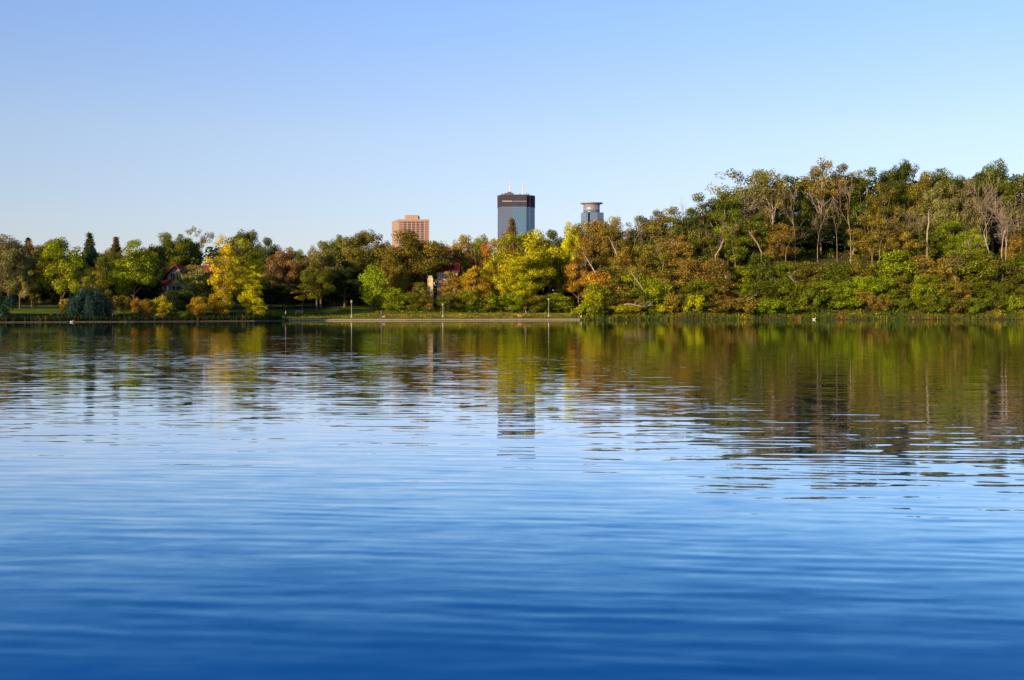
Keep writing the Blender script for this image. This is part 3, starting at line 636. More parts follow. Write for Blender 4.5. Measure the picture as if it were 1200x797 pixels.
strip('pale_shore_line', PALELINE, -260, 334, .1, .32, .03, thick=.08)  # added ribbon making the thin pale line at the left waterline
strip('footpath', ASPH, -260, 340, 13, 15.2, .06)
strip('road', ASPH, -260, 400, 27.5, 33, .06)
strip('upper_footpath', plain('worn_earth_path', (.22, .15, .09), .95), 340, 676, 13.6, 14.8, .05)

def water_mat():
    m, nt, bs = newmat('lake_water'); N = nt.nodes; L = nt.links; N.remove(bs)
    geo = N.new('ShaderNodeNewGeometry'); sep = N.new('ShaderNodeSeparateXYZ'); L.new(geo.outputs['Position'], sep.inputs[0])
    def noise(sx, sy, det, off, dist=0.0, rot=0.0):
        mp = N.new('ShaderNodeMapping'); mp.inputs['Scale'].default_value = (sx, sy, 1); mp.inputs['Location'].default_value = (off, off*1.7, off*.3); mp.inputs['Rotation'].default_value = (0, 0, rot)
        L.new(geo.outputs['Position'], mp.inputs['Vector'])
        n = N.new('ShaderNodeTexNoise'); n.inputs['Scale'].default_value = 1; n.inputs['Detail'].default_value = det; n.inputs['Roughness'].default_value = .5; n.inputs['Distortion'].default_value = dist
        L.new(mp.outputs[0], n.inputs['Vector'])
        s = N.new('ShaderNodeVectorMath'); s.operation = 'SUBTRACT'; s.inputs[1].default_value = (.5, .5, .5); L.new(n.outputs['Color'], s.inputs[0]); return s.outputs[0], n
    def math_(op, a, b_):
        q = N.new('ShaderNodeMath'); q.operation = op
        for i, v in enumerate((a, b_)):
            if isinstance(v, (int, float)): q.inputs[i].default_value = v
            else: L.new(v, q.inputs[i])
        return q.outputs[0]
    def vscale(v, s):
        q = N.new('ShaderNodeVectorMath'); q.operation = 'SCALE'; L.new(v, q.inputs[0])
        if isinstance(s, (int, float)): q.inputs['Scale'].default_value = s
        else: L.new(s, q.inputs['Scale'])
        return q.outputs[0]
    def vadd(a, b_):
        q = N.new('ShaderNodeVectorMath'); q.operation = 'ADD'; L.new(a, q.inputs[0]); L.new(b_, q.inputs[1]); return q.outputs[0]
    fine, _ = noise(2.0, 5.2, 2.0, 3.1, .4, .05)      # 0.3-0.6 m ripples
    mid, _ = noise(.7, 2.2, 1.5, 9.2, .3, -.08)      # 1-2 m undulation
    tiny, _ = noise(5, 9, 1, 21.0)
    _, patch = noise(.018, .035, 2, 5.5)               # wind patches
    def mrange(v, a, b_, c, d):
        q = N.new('ShaderNodeMapRange'); q.interpolation_type = 'SMOOTHSTEP'
        q.inputs['From Min'].default_value = a; q.inputs['From Max'].default_value = b_; q.inputs['To Min'].default_value = c; q.inputs['To Max'].default_value = d
        L.new(v, q.inputs['Value']); return q.outputs[0]
    # ruffled patch left of centre, 45-105 m out; calmer under the far bank
    p = math_('MULTIPLY', mrange(sep.outputs['Y'], 36, 50, 0, 1), mrange(sep.outputs['Y'], 95, 122, 1, 0))
    p = math_('MULTIPLY', p, mrange(sep.outputs['X'], -8, 10, 1, 0))
    p = math_('MULTIPLY', p, mrange(patch.outputs['Fac'], .3, .6, .55, 1.3))
    calm = mrange(sep.outputs['Y'], 26, 75, 1.22, .31)
    amp = math_('ADD', calm, math_('MULTIPLY', p, 1.25))
    def train(lam, tilt, amp_, off, dist, ds):
        # one family of long-crested ripples, bent and faded by noise
        k = 2*math.pi/lam
        _, nd = noise(ds, ds*1.6, 2, off); _, na = noise(.5, .9, 1, off+40)
        ph = math_('ADD', math_('ADD', math_('MULTIPLY', sep.outputs['Y'], k), math_('MULTIPLY', sep.outputs['X'], k*tilt)), math_('MULTIPLY', nd.outputs['Fac'], dist))
        sn = math_('SINE', ph, 0); sn = math_('MULTIPLY', sn, mrange(na.outputs['Fac'], .35, .68, 0, amp_))
        c = N.new('ShaderNodeCombineXYZ'); L.new(sn, c.inputs['Y']); L.new(math_('MULTIPLY', sn, tilt*2), c.inputs['X']); return c.outputs[0]
    s = vadd(vadd(vscale(fine, .038), vscale(mid, .040)), vscale(tiny, .012))
    s = vadd(s, vadd(train(.27, .14, .009, 3.3, 9, .55), vadd(train(.46, .06, .0095, 17.0, 9, .4), train(.95, -.07, .005, 31.0, 8, .3))))
    s = vscale(s, amp)
    sp = N.new('ShaderNodeSeparateXYZ'); L.new(s, sp.inputs[0])
    cb = N.new('ShaderNodeCombineXYZ'); L.new(math_('MULTIPLY', sp.outputs['X'], .4), cb.inputs['X']); L.new(sp.outputs['Y'], cb.inputs['Y']); cb.inputs['Z'].default_value = 1
    nm = N.new('ShaderNodeVectorMath'); nm.operation = 'NORMALIZE'; L.new(cb.outputs[0], nm.inputs[0])
    gl = N.new('ShaderNodeBsdfGlossy'); gl.inputs['Roughness'].default_value = .015; L.new(nm.outputs[0], gl.inputs['Normal'])
    gl.inputs['Color'].default_value = (.93, .97, 1, 1); tint = N.new('ShaderNodeMix'); tint.data_type = 'RGBA'; tint.inputs[6].default_value = (.45, .88, 1, 1); tint.inputs[7].default_value = (.88, .92, 1, 1)
    df = N.new('ShaderNodeBsdfDiffuse'); df.inputs['Color'].default_value = (.0, .135, .60, 1)
    fr = N.new('ShaderNodeFresnel'); fr.inputs['IOR'].default_value = 1.36; L.new(nm.outputs[0], fr.inputs['Normal'])
    fc = N.new('ShaderNodeFloatCurve'); L.new(fr.outputs[0], fc.inputs['Value']); cu = fc.mapping.curves[0]
    cu.points[0].location = (0, 0); cu.points[1].location = (1, 1)
    for q_ in ((.18, .08), (.30, .36), (.42, .72), (.6, .95)): cu.points.new(*q_)
    fc.mapping.update()
    mx = N.new('ShaderNodeMixShader'); L.new(fc.outputs[0], mx.inputs[0]); L.new(mrange(fr.outputs[0], .2, .6, 0, 1), tint.inputs['Factor']); L.new(tint.outputs[2], gl.inputs['Color']); L.new(df.outputs[0], mx.inputs[1]); L.new(gl.outputs[0], mx.inputs[2])
    L.new(mx.outputs[0], N['Material Output'].inputs['Surface'])
    return m
mb = MB(); mb.face([(-9000, -60, 0), (9000, -60, 0), (9000, 330, 0), (-9000, 330, 0)])
tag(build(mb, 'water', water_mat()), kind='structure')

# ------------------------------------------------------------------ towers
def tower_mats():
    g = {}
    g['pink'] = plain('pink_granite', (.50, .33, .26), .8, var=.06, scale=.1)
    g['pinkdark'] = plain('tinted_windows', (.07, .05, .07), .5, var=.2, scale=.05)
    g['pinkpale'] = plain('screened_windows', (.27, .16, .15), .7, var=.1, scale=.05)
    def glass(name, a, b_, vs, fs, rough=.25, refl=.35):
        m, nt, bs = newmat(name); N = nt.nodes; L = nt.links
        tc = N.new('ShaderNodeTexCoord'); sx = N.new('ShaderNodeSeparateXYZ'); L.new(tc.outputs['Object'], sx.inputs[0])
        def saw(sock, period, width):
            q = N.new('ShaderNodeMath'); q.operation = 'FRACT'; d = N.new('ShaderNodeMath'); d.operation = 'DIVIDE'; d.inputs[1].default_value = period
            L.new(sock, d.inputs[0]); L.new(d.outputs[0], q.inputs[0]); c = N.new('ShaderNodeMath'); c.operation = 'LESS_THAN'; c.inputs[1].default_value = width; L.new(q.outputs[0], c.inputs[0]); return c.outputs[0]
        mx = N.new('ShaderNodeMath'); mx.operation = 'MAXIMUM'; L.new(saw(sx.outputs['X'], vs, .28), mx.inputs[0]); L.new(saw(sx.outputs['Z'], fs, .25), mx.inputs[1])
        no = N.new('ShaderNodeTexNoise'); no.inputs['Scale'].default_value = .03; no.inputs['Detail'].default_value = 4; L.new(tc.outputs['Object'], no.inputs['Vector'])
        mc = N.new('ShaderNodeMix'); mc.data_type = 'RGBA'; mc.inputs[6].default_value = a+(1,); mc.inputs[7].default_value = b_+(1,)
        ml = N.new('ShaderNodeMath'); ml.operation = 'MULTIPLY'; L.new(mx.outputs[0], ml.inputs[0]); L.new(no.outputs['Fac'], ml.inputs[1]); L.new(ml.outputs[0], mc.inputs['Factor'])
        L.new(mc.outputs[2], bs.inputs['Base Color']); bs.inputs['Roughness'].default_value = rough; bs.inputs['Specular IOR Level'].default_value = .6; bs.inputs['Metallic'].default_value = refl
        return m
    g['ids'] = glass('blue_grey_curtain_glass', (.10, .22, .33), (.26, .34, .40), 3.2, 4.0)
    g['idsw'] = glass('mauve_curtain_glass', (.13, .18, .27), (.30, .29, .33), 3.2, 4.0)
    g['idsdark'] = plain('dark_louvres', (.06, .052, .08), .6, var=.15, scale=.08)
    g['pale'] = plain('pale_band', (.62, .42, .32), .7, var=.05)
    g['white'] = plain('white_steel', (.8, .75, .75), .5)
    g['cap'] = glass('deep_blue_glass', (.13, .21, .33), (.42, .45, .50), 4.0, 4.2, .2, .4)
    g['capside'] = plain('silver_glass', (.42, .40, .48), .35, .3, var=.1, scale=.06)
    g['slot'] = plain('dark_recess', (.03, .035, .05), .5)
    return g
G = tower_mats()
def gz(x, y): return ground(x, y)
def pink_tower():
    y = 2600; s = y/F; xc = wx(485, y); top = zat(257, y)
    z0 = gz(xc, y); o = empty('office_tower', (xc, y, z0), 0, 'pink stone office tower with a grid of dark windows, leftmost of the three towers', 'skyscraper')
    T_ = top-z0
    # plan: front face from px 466.3 to 503, left face narrow
    xl = wx(466.3, y)-xc; xr = wx(503, y)-xc; xb = wx(459.2, y+70)-xc 
    mb = MB(); mb.prism([(xl, 0), (xr, 0), (wx(502, y+70)-xc, 70), (xb, 70)], 0, T_)
    build(mb, 'wall', G['pink'], o)
    mb = MB(); mb.prism([(xl+14, 8), (xr-24, 8), (xr-24, 50), (xl+14, 50)], T_, T_+9.5); build(mb, 'roof_block', G['pink'], o)
    w = xr-xl; c0 = xl+1.5; cw = (w-3)/7; n = 0; rest = MB()
    z = T_-5.6-2.5; row = 0
    while z > 4:
        for c in range(7):
            x0 = c0+c*cw+cw*.14; x1 = c0+(c+1)*cw-cw*.14
            edge = c in (0, 6)
            M = MB(); M.box(x0, x1, -.45, .6, z, z+2.4)
            if row < 14: build(M, 'window', G['pinkpale'] if edge else G['pinkdark'], o)
            else: rest.box(x0, x1, -.45, .6, z, z+2.1)
        z -= 3.72; row += 1
    r = build(rest, 'window', G['pinkdark'], o); r['kind'] = 'stuff'
    mb = MB(); mb.box(xl-.4, xr+.4, -.9, .3, T_-4.6, T_-4.0); build(mb, 'cornice', G['pinkpale'], o)
    mb = MB(); mb.box(xl-1, xr+1, -3, 2, 0, 5); build(mb, 'base', G['pink'], o)
pink_tower()
def glass_tower():
    y = 2300; xc = wx(605, y); z0 = gz(xc, y); top = zat(228, y)-z0; band = zat(242, y)-z0
    o = empty('glass_tower', (xc, y, z0), 0, 'tallest blue glass skyscraper with a dark top band and two rooftop masts', 'skyscraper')
    L0 = wx(583, y)-xc; R0 = wx(627, y)-xc; a = 7
    poly = [(L0, 20), (L0+3.5, 20), (L0+3.5, 8), (L0+a, 8), (L0+a, 0), (R0-16, 0), (R0-16, 7), (R0-9, 7), (R0-9, 15), (R0-3, 15), (R0-3, 24), (R0, 24), (R0, 60), (L0, 60)]
    left = [(L0, 20), (L0+3.5, 20), (L0+3.5, 8), (L0+a, 8), (L0+a, 0), (-7, 0), (-7, 60), (L0, 60)]
    right = [(-7, 0), (R0-16, 0), (R0-16, 7), (R0-9, 7), (R0-9, 15), (R0-3, 15), (R0-3, 24), (R0, 24), (R0, 60), (-7, 60)]
    M = MB(); M.prism(left, 0, band); build(M, 'glass_wall', G['idsw'], o)
    M = MB(); M.prism(right, 0, band); build(M, 'glass_wall', G['ids'], o)
    grow = lambda P_, d: [(x+(d if x > 0 else -d), yy-d if yy < 40 else yy) for x, yy in P_]
    M = MB(); M.prism(grow(poly, .5), band+.01, top); build(M, 'top_band', G['idsdark'], o)
    M = MB(); M.box(L0+a+2, -8, -1.5, -.2, zat(236.5, y)-z0, zat(235.3, y)-z0); build(M, 'band_strip', G['pale'], o)
    M = MB(); M.box(-8, R0-16, -1.3, -.2, zat(236.3, y)-z0, zat(235.6, y)-z0); build(M, 'band_strip', G['capside'], o)
    M = MB(); M.box(-22, -5, 12, 30, top, top+4.2); M.box(-16, -9, 10, 28, top+4.2, top+6); build(M, 'roof_block', plain('brown_rooftop_plant', (.20, .15, .15), .8), o)
    for px, pt in ((598, 211), (613.3, 212.5)):
        x = wx(px, y)-xc; h = zat(pt, y)-z0
        M = MB(); M.tube([(x, 20, top), (x, 20, top+(h-top)*.5), (x, 20, h)], [1.5, 1.1, .55], 8); build(M, 'mast', G['white'], o)
    for px, pt in ((588.5, 225.5), (590.5, 226.5), (593, 226), (601.5, 225.5), (609.5, 226.3), (617.5, 225.5), (619.5, 226)):
        x = wx(px, y)-xc; h = zat(pt, y)-z0
        M = MB(); M.tube([(x, 15, top), (x, 15, h)], [.8, .5], 6); M.box(x-.9, x+.9, 14.5, 15.5, h-2, h-.5); build(M, 'antenna', G['idsdark'], o)
glass_tower()
def round_tower():
    y = 2500; xc = wx(694.8, y); z0 = gz(xc, y); top = zat(236.6, y)-z0; mid_ = zat(248.8, y)-z0
    o = empty('round_topped_tower', (xc, y, z0), 0, 'blue glass tower with a round drum and flat overhanging roof ring, rightmost tower', 'skyscraper')
    X = lambda px: wx(px, y)-xc
    M = MB(); M.prism([(X(682), 12), (X(687), 4), (X(689.3), 4), (X(689.3), 44), (X(682), 44)], 0, mid_); build(M, 'glass_wall', G['cap'], o)
    M = MB(); M.prism([(X(691.3), 0), (X(700), 0), (X(707.8), 8), (X(707.8), 44), (X(691.3), 44)], 0, mid_); build(M, 'glass_wall', G['cap'], o)
    M = MB(); M.prism([(X(689.3), 8), (X(691.3), 8), (X(691.3), 44), (X(689.3), 44)], 0, mid_-1); build(M, 'recess', G['slot'], o)
    rx = (X(703.9)-X(684.3))/2; cx = (X(703.9)+X(684.3))/2
    M = MB(); M.lathe([(rx, mid_), (rx, top-5.5)], (cx, 22), 32); build(M, 'drum', G['capside'], o, True)
    M = MB(); M.lathe([(rx+.15, mid_+.05), (rx+.15, mid_+3.2)], (cx, 22), 32); build(M, 'drum_band', G['cap'], o, True)
    rr = (X(707.5)-X(680.8))/2
    M = MB(); M.lathe([(rx-2, top-5.4), (rx+1, top-3.4), (rr, top-1.8), (rr, top-.4), (rr-1, top)], (cx, 22), 40); build(M, 'roof_ring', plain('pinkish_roof_metal', (.52, .46, .50), .5), o)
    M = MB(); M.tube([(cx+2, 22, top), (cx+2, 22, top+4)], [.3, .15], 5); M.tube([(cx-6, 22, top), (cx-6, 22, top+3)], [.3, .15], 5); build(M, 'antenna', G['white'], o)
round_tower()

# ------------------------------------------------------------------ houses
REDR = plain('red_roof_tiles', (.30, .035, .045), .85, var=.3, scale=2)
REDB = plain('red_lit_tiles', (.42, .07, .06), .85, var=.3, scale=2)  # brighter copy of the roof tiles, sunlight put into the colour
SIDING = plain('pale_blue_siding', (.45, .50, .55), .8, var=.06)
CREAM = plain('cream_stucco', (.72, .60, .38), .85, var=.06)
TRIM = plain('white_trim', (.75, .70, .62), .7, var=.05)
WIN = plain('house_glass', (.05, .06, .09), .15, var=.3, spec=.6)
BRICKW = plain('brown_brick', (.28, .14, .10), .9, var=.25, scale=4)
PINKR = plain('pinkish_shingles', (.42, .27, .26), .9, var=.25, scale=3)
DRED = plain('dark_red_tiles', (.16, .025, .04), .9, var=.3, scale=2)
def gable(mb, x0, x1, y0, y1, z0, z1, axis='x', over=.5, th=.25):
    """pitched roof slabs; ridge along axis"""
    if axis == 'x':
        ym = (y0+y1)/2; p = [(x0-over, y0-over, z0-.2), (x1+over, y0-over, z0-.2), (x1+over, ym, z1), (x0-over, ym, z1)]; q = [(x1+over, y1+over, z0-.2), (x0-over, y1+over, z0-.2), (x0-over, ym, z1), (x1+over, ym, z1)]
    else:
        xm = (x0+x1)/2; p = [(x0-over, y1+over, z0-.2), (x0-over, y0-over, z0-.2), (xm, y0-over, z1), (xm, y1+over, z1)]; q = [(x1+over, y0-over, z0-.2), (x1+over, y1+over, z0-.2), (xm, y1+over, z1), (xm, y0-over, z1)]
    for s_ in (p, q):
        b = len(mb.v); mb.v += s_+[(x, y, z-th) for x, y, z in s_]
        mb.f += [(b, b+1, b+2, b+3), (b+7, b+6, b+5, b+4)]+[(b+i, b+4+i, b+4+(i+1) % 4, b+(i+1) % 4) for i in range(4)]
def house_window(par, x, z, w, h, y=0, mat=TRIM):
    M = MB()
    for a in ((x-w/2-.12, x-w/2, z-.1, z+h+.1), (x+w/2, x+w/2+.12, z-.1, z+h+.1), (x-w/2, x+w/2, z+h, z+h+.12), (x-w/2, x+w/2, z-.12, z), (x-.04, x+.04, z, z+h)):
        M.box(a[0], a[1], y-.10, y, a[2], a[3])
    f = build(M, 'window', mat, par); M = MB(); M.box(x-w/2, x+w/2, y-.04, y-.01, z, z+h); build(M, 'pane', WIN, f)
def gable_wall(mb, x0, x1, y0, y1, z0, ze, zr):
    b = len(mb.v); xm = (x0+x1)/2
    for y in (y0, y1): mb.v += [(x0, y, z0), (x1, y, z0), (x1, y, ze), (xm, y, zr), (x0, y, ze)]
    mb.f += [(b, b+1, b+2, b+3, b+4), (b+9, b+8, b+7, b+6, b+5), (b, b+4, b+9, b+5), (b+1, b+6, b+7, b+2)]
def red_house():
    y = shore(205)+48; xc = wx(205, y); z0 = ground(xc, y)-.3
    o = empty('red_roofed_house', (xc, y, z0), 0, 'pale house with red tiled roofs and a porch, half hidden by trees at left', 'house')
    s = y/F; X = lambda px: (px-205)*s; Z = lambda py: zat(py, y)-z0
    # front gable wing, px 190..216, main block to 250
    M = MB(); gable_wall(M, X(196), X(216), 0, 9, 0, Z(324), Z(311)); build(M, 'wall', SIDING, o)
    M = MB(); gable(M, X(196), X(216), 0, 9, Z(324), Z(310), 'y', 1.1); build(M, 'roof', REDR, o)
    M = MB(); M.box(X(214), X(250), 3, 11, 0, Z(318)); build(M, 'wall', BRICKW, o)
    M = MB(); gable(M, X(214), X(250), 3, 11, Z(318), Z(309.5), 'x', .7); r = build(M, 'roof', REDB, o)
    M = MB(); M.box(X(240), X(244), 5.5, 7, Z(311), Z(303)); build(M, 'chimney', BRICKW, r)
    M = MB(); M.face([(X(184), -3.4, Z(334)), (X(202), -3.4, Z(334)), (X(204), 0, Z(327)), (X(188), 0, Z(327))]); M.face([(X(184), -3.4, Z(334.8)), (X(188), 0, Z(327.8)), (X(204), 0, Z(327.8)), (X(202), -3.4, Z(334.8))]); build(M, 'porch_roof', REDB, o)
    M = MB(); M.box(X(187), X(196), 0, 8, 0, Z(329)); build(M, 'side_wall', BRICKW, o)
    for px in (186.5, 191, 195.5, 200.5):
        M = MB(); M.box(X(px)-.14, X(px)+.14, -3.2, -2.9, 0, Z(335)); build(M, 'porch_column', TRIM, o)
    M = MB(); M.box(X(186), X(201), -3.2, -3.0, Z(345), Z(343.5)); M.box(X(186), X(201), -3.4, 0, 0, .9); build(M, 'porch_railing', TRIM, o)
    for px in (202.5, 209.5): house_window(o, X(px), Z(326)-.4, 1.0, 1.5)
    house_window(o, X(206), Z(343), 1.6, 1.5); house_window(o, X(212.5), Z(343), .8, 1.5)
    for px in (222, 230, 238, 246): house_window(o, X(px), Z(336), 1.1, 1.5, 3)
red_house()
def pink_house():
    y = shore(106)+52; xc = wx(106, y); z0 = ground(xc, y)-.3; s = y/F; X = lambda px: (px-106)*s; Z = lambda py: zat(py, y)-z0
    o = empty('shingled_house', (xc, y, z0), 0, 'house with a pinkish shingled roof above the weeping willow', 'house')
    M = MB(); M.box(X(93), X(119), 0, 8, 0, Z(319)); build(M, 'wall', CREAM, o)
    M = MB(); gable(M, X(93), X(119), 0, 8, Z(319), Z(304.5), 'x', .6); r = build(M, 'roof', PINKR, o)
    M = MB(); M.box(X(112), X(115), 3, 4.2, Z(308), Z(301)); build(M, 'chimney', BRICKW, r)
    for px in (97, 103, 109, 115): house_window(o, X(px), Z(333), 1, 1.4); house_window(o, X(px), Z(347), 1, 1.4)
pink_house()
def cream_house():
    y = shore(510)+36; xc = wx(510, y); z0 = ground(xc, y)-.3; s = y/F; X = lambda px: (px-510)*s; Z = lambda py: zat(py, y)-z0
    o = empty('cream_house', (xc, y, z0), 0, 'sunlit cream house with a dark red roof glimpsed through trees below the pink tower', 'house')
    M = MB(); M.box(X(512), X(536), 0, 9, 0, Z(317)); build(M, 'wall', CREAM, o)
    M = MB(); gable(M, X(512), X(536), 0, 9, Z(317), Z(306), 'x', .6); build(M, 'roof', DRED, o)
    M = MB(); M.box(X(502), X(508.5), -4, -1, 0, Z(326)); M.box(X(503), X(507.5), -3.6, -1.6, Z(326), Z(323.5)); build(M, 'stair_turret', plain('bright_cream_render', (.85, .66, .34), .85, var=.05), o)
    M = MB(); M.box(X(485), X(502), -3, 6, 0, Z(337)); build(M, 'side_wall', plain('tan_brick', (.55, .33, .2), .9, var=.1), o)
    M = MB(); gable(M, X(485), X(502), -3, 6, Z(337), Z(332), 'x', .4); build(M, 'roof', DRED, o)
    for px in (515, 521, 528): house_window(o, X(px), Z(326), 1, 1.5); house_window(o, X(px), Z(341), 1, 1.6)
    for px in (490, 496): house_window(o, X(px), Z(346), 1, 1.2, -3)
cream_house()

# ------------------------------------------------------------------ lamps
LAMPM = plain('pale_painted_steel', (.40, .33, .28), .6); GLOBE = plain('milky_globe', (.42, .36, .29), .4); BASEM = plain('pale_concrete', (.62, .55, .48), .9)
for px, top, t, lb in ((412, 351.5, 4.2, 'pale lamp post at the right end of the lawn, leftmost of the three'), (519, 355, 4.4, 'pale lamp post below the cream house, middle of the three'), (643, 349, 4.6, 'pale lamp post below the brightest maple, rightmost of the three')):
    y = shore(px)+t; x = wx(px, y); z0 = ground(x, y); H = zat(top, y)-z0
    o = empty('lamp_post', (x, y, z0), 0, lb, 'lamp post', 'lamp posts along the lakeside path')
    M = MB(); M.lathe([(.24, 0), (.24, .12), (.17, .2), (.15, .55), (.09, .7)], n=12); build(M, 'base', BASEM, o)
    M = MB(); M.tube([(0, 0, .65), (0, 0, H-.75)], [.085, .065], 10); build(M, 'pole', LAMPM, o)
    M = MB(); M.lathe([(.1, H-.75), (.2, H-.62), (.25, H-.4), (.2, H-.18), (.12, H-.1)], n=12); build(M, 'lantern', GLOBE, o, True)
    M = MB(); M.lathe([(.2, H-.12), (.13, H-.04), (.04, H)], n=12); build(M, 'cap', LAMPM, o)

# ------------------------------------------------------------------ people, dog, birds, bench, stones
SKIN = plain('skin', (.55, .33, .24), .6); HAIRB = plain('brown_hair', (.06, .035, .02), .7)
def skin_obj(name, verts, edges, radii, mat, parent=None, root=0, sub=2):
    me = bpy.data.meshes.new(name); me.from_pydata(verts, edges, []); me.update(); me.materials.append(mat)
    o = link(name, me, parent)
    md = o.modifiers.new('skin', 'SKIN'); md.use_smooth_shade = True
    for i, r in enumerate(radii):
        r = r if isinstance(r, tuple) else (r, r)
        me.skin_vertices[0].data[i].radius = r
    me.skin_vertices[0].data[root].use_root = True
    s = o.modifiers.new('sub', 'SUBSURF'); s.levels = sub; s.render_levels = sub
    return o
def person(px, t, H, rz, label, shirt, pants, hairm, stride=.25, hat=None):
    y = shore(px)+t; x = wx(px, y); z0 = ground(x, y)+.055; k = H/1.75
    o = empty('person', (x, y, z0), rz, label, 'person'); o.scale = (k, k, k)
    s = stride
    V = [(0, 0, .95), (0, 0, 1.15), (0, 0, 1.38), (0, 0, 1.5), (0, -.01, 1.56), (0, -.015, 1.64), (0, -.01, 1.71)]
    E = [(0, 1), (1, 2), (2, 3), (3, 4), (4, 5), (5, 6)]; Rr = [(.14, .11), (.125, .095), (.15, .10), .055, .06, (.078, .095), .055]
    for sd in (-1, 1):
        b = len(V); f = s*sd
        V += [(sd*.09, 0, .88), (sd*.10, -.5*f, .5), (sd*.10, -.75*f+.06, .09), (sd*.105, -.75*f-.10, .035)]
        Rr += [.09, .06, .042, (.04, .03)]; E += [(0, b), (b, b+1), (b+1, b+2), (b+2, b+3)]
        b = len(V)
        V += [(sd*.19, 0, 1.38), (sd*.235, .4*f, 1.12), (sd*.235, .35*f-.14, .93), (sd*.235, .35*f-.18, .86)]
        Rr += [.055, .042, .032, (.035, .02)]; E += [(2, b), (b, b+1), (b+1, b+2), (b+2, b+3)]
        hb = b+3
        for q in range(4):
            V.append((sd*(.235+.001*q), .35*f-.20+.018*(q-1.5)-.01, .79-.008*abs(q-1))); Rr.append(.009); E.append((hb, len(V)-1))
        V.append((sd*.205, .35*f-.215, .835)); Rr.append(.010); E.append((hb, len(V)-1))
    body = skin_obj('body', V, E, Rr, SKIN, o, 0, 1)
    def vv(*ix): return [V[i] for i in ix]
    sh = skin_obj('shirt', [V[0], V[1], V[2], (0, 0, 1.46), V[11], (V[11][0]*1.12, V[12][1]*.6, 1.22), V[20], (V[20][0]*1.12, V[21][1]*.6, 1.22)], [(0, 1), (1, 2), (2, 3), (2, 4), (4, 5), (2, 6), (6, 7)],
                  [(.19, .16), (.18, .15), (.2, .15), .08, .09, .08, .09, .08], shirt, o, 0, 1)
    skin_obj('trousers', [(0, 0, .98), (-.09, 0, .86), V[8] if False else (-.10, .5*s, .5), (-.10, .7*s+.05, .14), (.09, 0, .86), (.10, -.5*s, .5), (.10, -.7*s+.05, .14)], [(0, 1), (1, 2), (2, 3), (0, 4), (4, 5), (5, 6)],
             [(.16, .13), .105, .078, .06, .105, .078, .06], pants, o, 0, 1)
    M = MB(); M.lathe([(.085, 1.66), (.1, 1.70), (.092, 1.76), (.06, 1.80), (.02, 1.815)], (0, .01), 12); build(M, 'hat' if hat else 'hair', hat or hairm, o, True)
    M = MB(); M.tube([(0, -.09, 1.665), (0, -.12, 1.64), (0, -.095, 1.63)], [.008, .014, .01], 5); M.box(-.025, .025, -.097, -.085, 1.605, 1.612); build(M, 'nose_and_mouth', SKIN, o)
    M = MB(); [M.tube([(sx, -.09, 1.67), (sx, -.098, 1.67)], [.011, .008], 6) for sx in (-.03, .03)]; build(M, 'eyes', HAIRB, o)
    return o
person(335, 2.2, 1.85, R(-75), 'person in a white shirt and dark purple trousers walking on the path by the lawn', plain('white_cotton', (.8, .76, .72), .8), plain('purple_cloth', (.12, .06, .16), .8), HAIRB, .3)
person(447, 3.6, 1.7, R(70), 'person in a dusky pink top standing on the path right of the left lamp post', plain('pink_cloth', (.42, .16, .22), .8), plain('blue_grey_cloth', (.16, .13, .22), .8), HAIRB, .12)
person(616, 2.6, 1.85, R(-60), 'person in dark clothing and a tan hat walking a dog by the water', plain('dark_cloth', (.05, .03, .045), .8), plain('dark_brown_cloth', (.06, .035, .04), .8), HAIRB, .22, plain('tan_straw', (.6, .36, .22), .8))
def dog(px, t, rz, label, mat, k=1.0):
    y = shore(px)+t; x = wx(px, y); z0 = ground(x, y)+.05
    o = empty('dog', (x, y, z0), rz, label, 'dog'); o.scale = (k, k, k)
    V = [(0, 0, .45), (0, -.22, .46), (0, .25, .47), (0, -.36, .58), (0, -.46, .66), (0, -.60, .63), (0, .38, .52), (0, .55, .66)]
    E = [(0, 1), (0, 2), (1, 3), (3, 4), (4, 5), (2, 6), (6, 7)]; Rr = [.11, (.12, .15), .10, .08, .075, .035, .03, .02]
    for sx in (-1, 1):
        b = len(V); V += [(sx*.08, -.24, .34), (sx*.085, -.22, .2), (sx*.085, -.25, .03), (sx*.085, -.29, .02)]; Rr += [.06, .035, .028, .03]; E += [(1, b), (b, b+1), (b+1, b+2), (b+2, b+3)]
        b = len(V); V += [(sx*.08, .24, .34), (sx*.085, .18, .27), (sx*.085, .30, .15), (sx*.085, .27, .03), (sx*.085, .22, .02)]; Rr += [.075, .05, .03, .028, .03]; E += [(2, b), (b, b+1), (b+1, b+2), (b+2, b+3), (b+3, b+4)]
        b = len(V); V += [(sx*.06, -.43, .76)]; Rr += [.02]; E += [(4, b)]
    skin_obj('body', V, E, Rr, mat, o, 0, 2)
dog(609.5, 2.4, R(-95), 'tan dog on the path ahead of the person in dark clothing', plain('tan_fur', (.62, .33, .2), .9), 1.1)
dog(449.5, 3.0, R(100), 'small white dog at the feet of the person in the dusky pink top', plain('white_fur', (.8, .72, .62), .9), .75)
